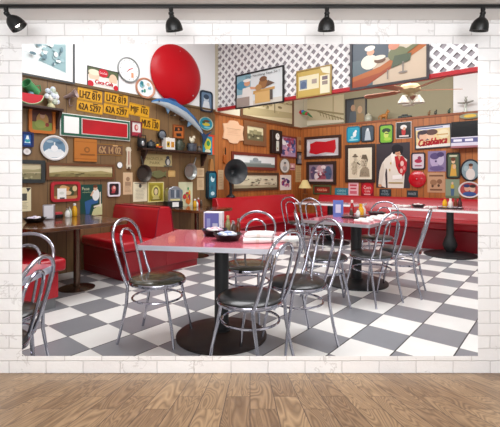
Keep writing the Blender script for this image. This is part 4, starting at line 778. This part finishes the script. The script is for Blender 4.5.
bw('purple_poster', 'purple toned poster of two heads', 'poster', (428, 446, 151, 171.5), '8a7aa0', [('E', -.12, .05, .26, .34, 'b8a8c8'), ('E', .2, .1, .2, .3, 'c4b8d0'), ('E', -.12, .25, .26, .16, '5a4a78'), ('E', .2, .32, .2, .12, '4a3a68'), ('E', 0, -.35, .4, .12, '6a5a88'), ('E', -.05, .0, .06, .05, '4a3a68')], depth=.01)
bw('picture_tray', 'tall black rounded tray with a lady in a golden dress', 'tray', (446.5, 460.5, 152.5, 178.5), '5a6a50', [('P', [-.3, -.45, .3, -.45, .2, .05, -.15, .05], 'd8a848'), ('E', 0, .18, .17, .1, 'e6c09a'), ('E', 0, .27, .22, .08, '6a3a22'), ('R', -.35, .38, .35, .44, 'd9d4b8'), ('E', .1, -.05, .15, .1, 'e0b890')], frame='1c1f1c', fw=.025, rr=.18)
loc, wd, hh, rz = place('C', 409, 426.5, 170.5, 187.5); r = thing('disc_sign', 'plain glossy red oval disc beside the tan newspaper poster', 'sign', loc, rz)
MB().lathe([(.95, .001), (1, .02), (.99, .03), (.7, .055), (.3, .068), (.0001, .07)], M('c00f20', .22, 0, .5, .3), 36, axis='y', sx=wd/2, sy=hh/2).build('disc', r); MB().ell((0, -.071, .0), .012, .004, .012, STEEL).build('bolt', r)
bw('tan_poster', 'tan poster with a line drawing of wagons below the purple poster', 'poster', (427.5, 445, 172.5, 192.5), 'c49a78', [('R', -.4, .3, .4, .38, '7a5238'), ('E', -.15, .0, .2, .15, '9a7050'), ('E', .2, .05, .15, .12, '8a6044'), ('E', -.2, -.18, .07, .07, '5a3c28'), ('E', .15, -.15, .07, .07, '5a3c28'), ('R', -.35, -.4, .35, -.32, '7a5238')], depth=.01)
bw('green_poster', 'sage green poster with a yellow figure above the red bench', 'poster', (445.5, 459.5, 179, 198), '8a9a80', [('E', .0, .1, .12, .14, 'c9b03c'), ('P', [-.1, -.4, .1, -.4, .15, .0, -.12, .0], '4a6a8a'), ('E', 0, .28, .08, .07, 'e0c0a0'), ('R', -.5, -.5, .5, -.38, '6a7a5c')], depth=.01)
round_plate('picture_tray', 'round black rimmed tray with a lady in pale dress', 'tray', 'C', (460.5, 481, 159, 181.5), '1f1c20', .025, '8aa0a8', [('E', .0, -.2, .26, .3, 'e3dcd6'), ('E', .02, .18, .1, .12, 'd8aa90'), ('E', .02, .27, .13, .08, '5a3a2a'), ('E', -.25, .1, .14, .14, 'a8bcc0')])
round_plate('picture_tray', 'oval white rimmed tray with two heads on red and blue', 'tray', 'C', (458.5, 481, 181.5, 198), 'e6e2e0', .03, 'b04a48', [('E', -.12, .1, .15, .22, 'd8a890'), ('E', .16, .05, .15, .22, 'e0b8a0'), ('E', -.14, .28, .17, .12, '2a3a6a'), ('E', .18, .26, .16, .12, '3a2a28'), ('E', 0, -.3, .36, .16, '3a5a98')])
# flat screen on a little shelf at the right end
loc, wd, hh, rz = place('C', 452.5, 484, 121.5, 148)
r = thing('flat_television', 'black flat screen with a pale strip below, at right of the film poster', 'television', loc, rz)
MB().box(-wd/2, -.10, -hh*.08, wd/2, -.001, hh/2, M('15181a', .25)).build('screen_case', r, bevel=.006)
m = MB().box(-wd/2, -.115, -hh*.42, wd/2, -.001, -hh*.09, M('dcd8e6', .4)); art(m, wd, hh, -.115, [('R', -.5, -.3, .5, -.13, '5a5a8a'), ('R', -.42, -.26, -.15, -.17, 'e8e6f0'), ('R', -.05, -.26, .2, -.17, 'e8e6f0')]); m.build('lower_strip', r, smooth=0)
MB().box(-wd/2, -.16, -hh*.5, wd/2, -.001, -hh*.43, M('a8707a', .4)).build('support_shelf', r, bevel=.003)
# ---- things on the ledge of the back wall
def ledge(u, back=-.12):
    t = (u-250)/F; Y = (AC-back)/(.6361*t+.7716); return Vector((t*Y, Y, ZW+.012))
r = thing('glass_jar', 'glass biscuit jar with pale lid on the high ledge', 'jar', ledge(368.5)); MB().lathe([(.07, 0), (.085, .02), (.085, .11), (.06, .14)], M('b8b8a4', .15), 20).build('jar_body', r); MB().lathe([(.062, .14), (.066, .15), (.04, .17), (.012, .175), (.016, .195), (.0001, .2)], M('d8d4bc', .3), 20).build('jar_lid', r)
r = thing('animal_figurine', 'golden brown animal figurine on the high ledge above the trays', 'figurine', ledge(384), RC)
m = MB(); g = M('b87a38', .4); m.ell((0, 0, .10), .08, .04, .045, g).ell((.085, 0, .18), .035, .026, .03, g).ell((.06, 0, .14), .028, .026, .05, g)
for x in (-.055, .05):
    for y in (-.02, .02): m.tube([(x, y, .09), (x*1.05, y, 0)], [.018, .012], g)
m.tube([(-.075, 0, .12), (-.11, 0, .09), (-.115, 0, .04)], .01, g).ell((.075, 0, .215), .008, .006, .018, g); m.build('figure_body', r)
r = thing('toy_car', 'dark green flat toy car on the high ledge above the film poster', 'toy', ledge(405), RC); MB().box(-.13, -.05, .02, .13, .05, .055, M('3a4438', .3)).box(-.06, -.04, .055, .05, .04, .085, M('2a3230', .3)).build('car_body', r, bevel=.008)
for x in (-.08, .08): MB().lathe([(.026, -.055), (.026, .055)], BLACK, 14, (x, 0, .026), 'y').build('wheel', r)
for u, lb, c in ((429, 'small brown figurine on the ledge above the film poster', '8a6a48'), (435.5, 'small dark bird figurine on the ledge above the film poster', '4a4a40'), (449, 'small dark green figurine on the ledge left of the silver figure', '3f5244')):
    r = thing('small_figurine', lb, 'figurine', ledge(u, -.08), RC); MB().lathe([(.03, 0), (.03, .008), (.012, .015)], BLACK, 12).build('figure_base', r); MB().ell((0, 0, .05), .028, .02, .038, M(c, .4), 10, 6).ell((.016, 0, .095), .016, .014, .018, M(c, .4), 10, 6).build('figure_body', r)
r = thing('silver_figure', 'silver figure with outspread arms standing on the ledge at the right', 'figurine', ledge(465.5, -.06), RC); s_ = M('a8aaa0', .3, .7)
m = MB().tube([(0, 0, .01), (0, 0, .1), (.01, 0, .16)], [.03, .022, .03], s_).tube([(-.13, 0, .19), (-.05, 0, .175), (.05, 0, .18), (.13, 0, .20)], [.012, .018, .018, .012], s_).ell((.005, 0, .225), .026, .022, .03, s_).tube([(.0, 0, .24), (.03, 0, .29)], .008, s_).tube([(.01, 0, .24), (-.01, 0, .29)], .008, s_); m.build('figure_body', r); MB().lathe([(.06, 0), (.06, .012), (.03, .018)], s_, 16).build('figure_base', r)
r = thing('gold_toy_tray', 'gold and green decorated oval tin lying on the ledge above the screen', 'tin', wp('C', 470.5, 116.2)-AX*.0, RC); 
MB().extr([(.17*math.cos(2*PI*k/24), .05*math.sin(2*PI*k/24)) for k in range(24)], -.045, -.001, M('8a8a6a', .35)).build('tin_body', r); MB().extr([(.1*math.cos(2*PI*k/24), .03*math.sin(2*PI*k/24)) for k in range(24)], -.052, -.045, M('d8b02c', .35)).build('emblem', r)
# hanging parrot
pos = ac(7.35, 4.05, 0); r = thing('parrot_ornament', 'colourful parrot ornament hanging in front of the painted sepia reflection', 'ornament', (wp('U', 311, 115)-AX*.35)*1.0, RC)
m = MB(); m.ell((-.06, 0, .03), .055, .045, .05, M('c01a24', .4)).ell((-.02, 0, .035), .05, .045, .045, M('3a78c0', .4)).ell((.03, 0, .0), .07, .045, .045, M('3a9a4a', .4)).ell((.09, 0, -.02), .055, .04, .04, M('b82a34', .4)); m.build('parrot_body', r)
MB().tube([(.11, 0, -.02), (.20, 0, -.09), (.25, 0, -.13)], [.035, .02, .004], M('2a6a3a', .4)).build('tail', r); MB().tube([(-.11, 0, .03), (-.13, 0, .01), (-.12, 0, -.01)], [.016, .01, .002], M('e6d8b0', .4)).build('beak', r)
zc = 3.3-r.location.z; MB().tube([(0, 0, .04), (0, 0, zc)], .002, M('8a8a80', .5), 6).build('cord', r)
# ceiling fan
u = 410; a_ = 6.0; t = (u-250)/F; Y = a_/(.6361*t+.7716); zf = HC-(90-178)/F*Y
r = thing('ceiling_fan', 'ceiling fan with five wooden blades and glass light shades under the booth ceiling', 'ceiling fan', (t*Y, Y, 3.3), 0)
d = zf-3.3
MB().lathe([(.07, 0), (.065, -.03), (.02, -.05), (.015, -.06)], IVORY, 20).lathe([(.014, -.05), (.014, d+.05)], IVORY, 12).build('mount_rod', r)
MB().lathe([(.05, d+.09), (.12, d+.075), (.15, d+.04), (.15, d-.005), (.11, d-.03), (.06, d-.05), (.045, d-.09)], noisy('a8926a', 'c0ae86', (1, 1, 1), 8, .4), 32).build('motor_housing', r)
for k in range(5):
    an = math.radians(-8+72*k); b = MB(); P = [(.13, -.02), (.20, -.03), (.22, -.058), (.66, -.075), (.72, -.055), (.73, 0), (.72, .055), (.66, .075), (.22, .058), (.20, .03), (.13, .02)]
    b.slab(P, d-.012, d-.004, M('a06a50', .35)); b.v = [(x, y, zz-d) for x, y, zz in b.v]; o = b.build('blade', r); o.location = (0, 0, d); o.rotation_euler = (math.radians(13), 0, an)
for k in range(3):
    an = math.radians(200+120*k); x, y = .10*math.cos(an), .10*math.sin(an)
    MB().tube([(x*.3, y*.3, d-.08), (x, y, d-.09), (x*1.15, y*1.15, d-.10)], .010, IVORY).build('light_arm', r)
    MB().lathe([(.025, d-.09), (.035, d-.11), (.075, d-.17), (.088, d-.21), (.082, d-.21), (.03, d-.12)], M('cfc8b8', .3), 18, (x*1.2, y*1.2, 0)).build('glass_shade', r)
# ---- pictures hung on the lattice soffit
picture('framed_cartoon', 'framed cartoon of a man in white at a workbench, hung on the lattice', 'framed picture', 'S', (236.5, 284.5, 70.5, 106), 'dfe4e4',
        [('R', -.5, -.1, -.18, .5, '8fb8c4'), ('R', -.5, -.5, .5, -.35, 'd8d2c4'), ('E', -.38, .18, .12, .14, '4f94b4'), ('P', [-.4, -.5, -.12, -.5, -.14, -.1, -.2, .1, -.36, .08], 'ece9e2'), ('E', -.26, .22, .07, .09, 'd9a07c'), ('E', -.26, .31, .09, .05, 'f2f0ea'), ('P', [-.2, .1, .05, .02, .04, -.04, -.18, .02], 'd9a07c'),
         ('P', [-.12, -.16, .34, -.1, .34, -.02, -.12, -.06], 'c89a58'), ('R', -.08, -.45, .25, -.12, 'd8b070'), ('E', .1, .12, .1, .15, '9a6a3c'), ('E', .1, .26, .08, .08, '7a5030'), ('P', [.15, .0, .34, .08, .2, .2], '6a5040'), ('E', .0, .02, .07, .1, 'b88a54'), ('R', .24, -.4, .3, -.1, '5a5048'), ('R', -.5, -.48, -.2, -.2, 'a89a90'), ('T', 'Dee Nothing Says So !', .08, .40, .09, .72, '2a2a2c')], frame='1c1c1e', fw=.022, depth=.03)
picture('notice_frame', 'gold framed board of clippings on ochre paper, hung on the lattice', 'framed picture', 'S', (297, 332, 68, 96.5), 'c8aa58',
        [('R', -.46, -.25, .16, .3, 'e8dfba'), ('R', -.42, -.2, -.2, .15, '7a8aa0'), ('E', -.31, -.05, .09, .14, '5a6a88'), ('R', -.05, -.05, .1, .12, 'a89a90'), ('R', .2, -.48, .48, .2, 'ece4c4'), ('R', .26, .02, .42, .16, '7a6a70'), ('R', .26, -.16, .42, -.02, '9a8a80'), ('P', [.28, .3, .5, .2, .5, .5, .2, .5], 'ece6c8')], frame='a88a48', fw=.018, depth=.025)
picture('framed_painting', 'large framed painting of a cook and customer at a wooden counter', 'framed picture', 'S', (351, 429.5, 34, 85), 'c9b49c',
        [('R', -.5, .05, .02, .5, '4a5560'), ('R', .02, .1, .5, .5, 'd0c2ae'), ('R', -.5, -.5, -.2, .1, '5a6a70'), ('P', [-.5, -.26, -.1, -.12, .5, .34, .5, .14, .2, -.1, -.1, -.28, -.5, -.45], 'b0622c'), ('P', [-.5, -.36, -.1, -.25, .25, .0, .0, -.25, -.3, -.5, -.5, -.5], '9a4420'), ('E', -.25, .02, .12, .16, 'ece4d2'), ('E', -.23, .23, .055, .07, 'dca888'), ('E', -.24, .32, .075, .06, 'f4efe2'), ('E', -.1, .02, .08, .06, '6a4a34'), ('E', -.11, .08, .09, .05, 'e6dccb'),
         ('E', .14, .08, .13, .15, '6f7350'), ('E', .09, .27, .075, .09, 'd08a70'), ('E', .09, .36, .1, .05, '6a6a44'), ('P', [.05, -.2, .3, -.1, .32, .05, .1, .05], '4f5a44'), ('P', [.25, .05, .42, .2, .4, .26, .22, .14], '6f7350'), ('R', .2, -.3, .22, -.1, '8a8078'), ('E', .21, -.32, .06, .02, '8a8078'), ('R', .0, -.42, .015, -.22, '8a8078')], frame='3a3438', fw=.028, depth=.035)

# ------------------------------------------------------------------ things on the tables
def onfront(x, y): return Vector((x, y, .756))
Z = .7565
def basket(x, y, label, seed, z=Z):
    r = thing('wavy_basket', label, 'basket', (x, y, z))
    n = 36; v = []; f = []; prof = [(.072, 0), (.080, .003), (.102, .038), (.112, .048), (.105, .047), (.074, .010)]
    for rr_, h in prof:
        for k in range(n): t = 2*PI*k/n; q = rr_*(1+.05*math.cos(9*t)*(h/.048)); v.append((q*math.cos(t), q*math.sin(t), h+(.004*math.cos(9*t) if h > .03 else 0)))
    for j in range(5):
        for k in range(n): f.append((j*n+k, j*n+(k+1) % n, (j+1)*n+(k+1) % n, (j+1)*n+k))
    f += [tuple(range(n-1, -1, -1)), tuple(range(5*n, 6*n))]
    MB().add(v, f, BLACKM).build('basket_bowl', r)
    return r
_pk = []
def packets(x, y, label, group, cols, n, seed, z=Z, R=.068):
    q = random.Random(seed)
    for k in range(n):
        t = 2*PI*k/n+.3; rr_ = R*(.75 if k else 0); c = cols[k % len(cols)]
        m = MB().ell((0, 0, 0), .030, .022, .014, M(c, .4), 8, 5)
        m.box(-.036, -.016, -.002, -.026, .016, .002, M(c, .4))
        o = m.build('sugar_packet', loc=(x+rr_*math.cos(t), y+rr_*math.sin(t), z+.046+.010*(k == 0)), rz=q.uniform(0, 3)); tag(o, label, 'packet', group)
basket(-.165, 2.90, 'black wavy basket of blue and white packets in front on the pink table', 1)
packets(-.165, 2.90, 'blue or white sugar packet in the front black basket of the pink table', 'packets in the front basket', ['9fb0d8', 'e6e8ee', 'b8c4e0', 'd6dae6'], 8, 2)
basket(-.285, 3.15, 'black wavy basket of pink and white packets beside the blue napkin box', 2)
packets(-.285, 3.15, 'pink or white packet in the black basket beside the blue napkin box', 'packets in the rear basket', ['e0b8bc', 'eee6e4', 'c9a0b8', 'f0e8e8'], 7, 3)
r = thing('napkin_box', 'blue and white tall napkin box on the pink front table', 'napkin holder', (-.31, 3.335, Z), rz1)
MB().box(-.08, -.045, 0, .08, .045, .175, M('e9e9f0', .3)).build('box_body', r, bevel=.006)
m = MB().flat([(-.07, .01), (.055, .01), (.055, .165), (-.07, .165)], -.0462, M('6a70b8', .35)); art(m, .13, .13, -.0462, [])
m.flat([(-.05, .03), (-.02, .03), (-.02, .12), (-.05, .12)], -.047, M('9aa8d8', .35)).flat([(0, .02), (.045, .02), (.045, .08), (0, .08)], -.047, M('c9cfe8', .35)); m.build('picture_panel', r, smooth=0)
def bottle(x, y, z, label, name, body, cap, h, R, group=None, cat='bottle'):
    r = thing(name, label, cat, (x, y, z), 0, group)
    MB().lathe([(R*.9, 0), (R, .006), (R, h*.55), (R*.55, h*.75), (R*.45, h*.85)], body, 16).build('bottle_body', r)
    MB().lathe([(R*.55, h*.83), (R*.58, h*.98), (R*.4, h), (.0001, h)], cap, 14).build('bottle_cap', r)
    return r
SALT = M('e6e6e0', .15); PEP = M('4a3c30', .3); AMB = M('6a3418', .15); MUST = M('e0a81c', .25); KET = M('a8141c', .25)
bottle(-.19, 3.34, Z, 'glass sauce bottle next to the blue napkin box', 'sauce_bottle', M('8a8a5a', .15), M('c9b27a', .4), .14, .022)
bottle(-.135, 3.23, Z, 'dark pepper shaker in front of the glass sauce bottle', 'pepper_shaker', PEP, STEEL, .10, .022, cat='shaker')
bottle(-.10, 3.29, Z, 'brown sauce bottle right of the pepper shaker on the pink table', 'sauce_bottle', AMB, M('7a6a58', .3, .6), .12, .02)
bottle(-.145, 3.32, Z, 'salt shaker behind the pepper shaker on the pink table', 'salt_shaker', SALT, STEEL, .10, .02, cat='shaker')
_nap = None
def napkin_roll(x, y, z, rz, label, group, s=1):
    global _nap
    if _nap is None:
        r = thing('napkin_roll', label, 'napkin', (x, y, z), rz, group)
        MB().tube([(-.10, 0, .016), (-.05, 0, .018), (.05, 0, .018), (.10, 0, .016)], [.014, .018, .018, .015], M('f1f1ee', .7), 10).build('paper_roll', r)
        MB().tube([(-.012, 0, .018), (.012, 0, .018)], .0188, M('e3ded4', .6), 12).build('paper_band', r)
        MB().tube([(.09, .003, .018), (.118, .003, .018)], .005, STEEL, 8).build('cutlery_end', r); _nap = r
    else: r = dup(_nap, (x, y, z), rz, label, group)
    return r
for x, y, a, zz in ((.05, 2.76, .12, 0), (.06, 2.81, -.1, 0), (.05, 2.86, .1, 0), (.07, 2.91, -.05, 0), (.09, 2.96, .1, 0), (.07, 3.01, 0, 0), (.26, 2.80, .3, 0), (.28, 2.87, .1, 0), (.06, 2.785, .0, .034), (.065, 2.84, .06, .034), (.08, 2.90, -.06, .034)):
    napkin_roll(x, y, Z+zz, a, 'white rolled napkin in the pile on the front pink table', 'napkin rolls on the front table')
# middle table: caddy with condiments, menus, napkins along the near edge
def tab2(da, dc): p = Vector((1.24, 4.53, Z))+AX*da+CX*dc; return p
p = tab2(.02, .02); r = thing('condiment_caddy', 'dark tray of condiments on the middle pink table', 'caddy', p, RA); MB().slab(rrect(-.16, -.11, .16, .11, .03), 0, .012, BLACKM).build('tray', r); MB().tube([(-.155, -.1, .03), (.155, -.1, .03), (.155, .1, .03), (-.155, .1, .03)], .004, STEEL, 6, True).build('rail', r)
def on2(da, dc): p = tab2(.02+da, .02+dc); return p.x, p.y, Z+.012
bottle(*on2(.02, -.06), 'yellow mustard bottle in the caddy on the middle table', 'mustard_bottle', MUST, MUST, .15, .034)
bottle(*on2(.10, -.05), 'white napkin coloured sauce jar right of the mustard on the middle table', 'sauce_jar', M('dcd6cc', .2), M('e6e2da', .3), .14, .034, cat='jar')
bottle(*on2(-.06, -.06), 'salt shaker left of the mustard on the middle table', 'salt_shaker', SALT, STEEL, .10, .024, cat='shaker')
bottle(*on2(-.11, .0), 'pepper shaker at the left side of the middle table caddy', 'pepper_shaker', PEP, STEEL, .10, .022, cat='shaker')
bottle(*on2(.02, .05), 'red ketchup bottle behind the mustard on the middle table', 'ketchup_bottle', KET, M('e6e2da', .3), .19, .026)
p = tab2(-.06, .20); r = thing('menu_holder', 'blue standing menu card behind the caddy of the middle table', 'menu', p, -.2); MB().box(-.06, -.006, 0, .06, .006, .20, M('5a74c0', .35)).build('menu_card', r); MB().box(-.03, -.0075, .05, .03, -.006, .15, M('c9d0ea', .4)).build('menu_print', r)
p = tab2(.36, -.10); basket(p.x, p.y, 'small black basket at the far right of the middle table', 5)
for k in range(6):
    p = tab2(-.46+.16*k, -.27+.02*(k % 2)); napkin_roll(p.x, p.y, Z, RA+1.2, 'white rolled napkin in the row on the middle table near edge', 'napkin rolls on the middle table')
# right wall table
def tab4(dx, dy): return Vector((3.17, 6.15, Z4))+Vector((math.cos(TH), -math.sin(TH), 0))*dx+AX*dy
p = tab4(.0, .05); r = thing('condiment_caddy', 'dark tray of condiments on the long table at right', 'caddy', p, RC); MB().slab(rrect(-.17, -.10, .17, .10, .03), 0, .012, BLACKM).build('tray', r); MB().tube([(-.165, -.09, .03), (.165, -.09, .03), (.165, .09, .03), (-.165, .09, .03)], .004, STEEL, 6, True).build('rail', r)
def on4(dx, dy): q = tab4(dx, .05+dy); return q.x, q.y, Z4+.012
bottle(*on4(-.08, -.03), 'yellow mustard bottle in the caddy of the right wall table', 'mustard_bottle', MUST, M('c8402a', .3), .16, .034)
bottle(*on4(0, -.02), 'white sauce jar beside the mustard on the right wall table', 'sauce_jar', M('e6ded4', .2), M('e6e2da', .3), .15, .034, cat='jar')
bottle(*on4(.075, -.03), 'brown sauce bottle left of the dark glass on the right wall table', 'sauce_bottle', AMB, M('6a5a48', .3), .15, .028)
bottle(*on4(.135, -.02), 'dark tinted glass at the right end of the right table caddy', 'tinted_bottle', M('4a2a28', .15), M('4a2a28', .2), .17, .03)
p = tab4(-.48, 0); basket(p.x, p.y, 'small black basket of packets on the left part of the right wall table', 6, Z4); packets(p.x, p.y, 'white packet in the small basket on the right wall table', 'packets on the right table', ['eeeae6', 'e0c0c4'], 5, 8, Z4)
for k, dx in enumerate((-.80, -.70, -.62, -.30, -.22)):
    p = tab4(dx, -.12); napkin_roll(p.x, p.y, Z4, RC+1.3, 'white rolled napkin on the long table at right', 'napkin rolls on the right table')
# left brown table
def onl(a, c): p = ac(a, c); return p.x, p.y, .756
x, y, z = onl(1.70, 4.32); basket(x, y, 'black wavy basket at the left end of the brown booth table', 7, z); packets(x, y, 'pale packet in the black basket of the brown booth table', 'packets on the brown table', ['d9cfe0', 'e6e0e6'], 6, 9, z)
x, y, z = onl(1.93, 4.52); r = thing('napkin_dispenser', 'white and chrome napkin dispenser on the brown booth table', 'napkin holder', (x, y, z), RA-.5); MB().box(-.06, -.05, 0, .06, .05, .165, STEEL).build('dispenser_case', r, bevel=.006); MB().box(-.045, -.055, .02, .045, -.05, .155, M('eeeef2', .6)).build('paper_face', r)
x, y, z = onl(2.07, 4.62); r = thing('red_basket', 'small black and red packet caddy right of the napkin dispenser', 'caddy', (x, y, z), RA); MB().box(-.05, -.035, 0, .05, .035, .04, BLACKM).build('tray', r, bevel=.004); MB().box(-.042, -.028, .035, .042, .028, .065, M('c23a44', .5)).build('packet_stack', r)
bottle(*onl(2.15, 4.55), 'white salt shaker on the brown booth table', 'salt_shaker', SALT, STEEL, .105, .028, cat='shaker')
bottle(*onl(2.21, 4.62), 'pale green glass shaker beside the yellow bottle on the brown table', 'sugar_shaker', M('b8c4b0', .15), STEEL, .12, .026, cat='shaker')
bottle(*onl(2.29, 4.66), 'yellow mustard bottle with white cap on the brown booth table', 'mustard_bottle', MUST, M('eeeeea', .3), .155, .03)
# far brown table: jukebox selector and condiments
x, y, z = onl(3.93, 4.80); r = thing('jukebox_selector', 'chrome table jukebox selector on the far brown booth table', 'jukebox', (x, y, z), RA-.3)
r.scale = (1.15, 1, 1.12)
w_, h_ = .10, .30
MB().extr([(-w_, .09), (w_, .09), (w_, .22)]+arc((0, .22), w_, .08, 0, PI, 10)+[(-w_, .22)], -.08, .08, STEEL).build('selector_body', r, bevel=.006)
MB().box(-w_-.01, -.09, 0, w_+.01, .09, .09, BLACK).build('selector_base', r, bevel=.006)
m = MB().flat([(-.065, .14), (.065, .14), (.065, .25), (-.065, .25)], -.0812, M('5a6470', .2)); m.flat([(-.07, .10), (.07, .10), (.07, .125), (-.07, .125)], -.0815, M('d8d098', .4)); m.flat([(-.012, .14), (.012, .14), (.012, .25), (-.012, .25)], -.0818, M('aeb6be', .3)); m.build('song_window', r, smooth=0)
MB().box(-.045, -.096, .015, .045, -.09, .08, M('f4f4f2', .5)).build('price_card', r)
bottle(*onl(4.22, 4.62), 'yellow mustard bottle next to the jukebox selector', 'mustard_bottle', MUST, M('eeeeea', .3), .13, .028)
bottle(*onl(4.30, 4.66), 'white salt shaker right of the mustard by the jukebox selector', 'salt_shaker', SALT, STEEL, .10, .025, cat='shaker')
bottle(*onl(4.37, 4.70), 'red ketchup bottle on the far brown booth table', 'ketchup_bottle', KET, M('e6e2da', .3), .14, .025)
bottle(*onl(4.45, 4.72), 'dark pepper shaker at the right end of the far brown table', 'pepper_shaker', PEP, STEEL, .10, .024, cat='shaker')
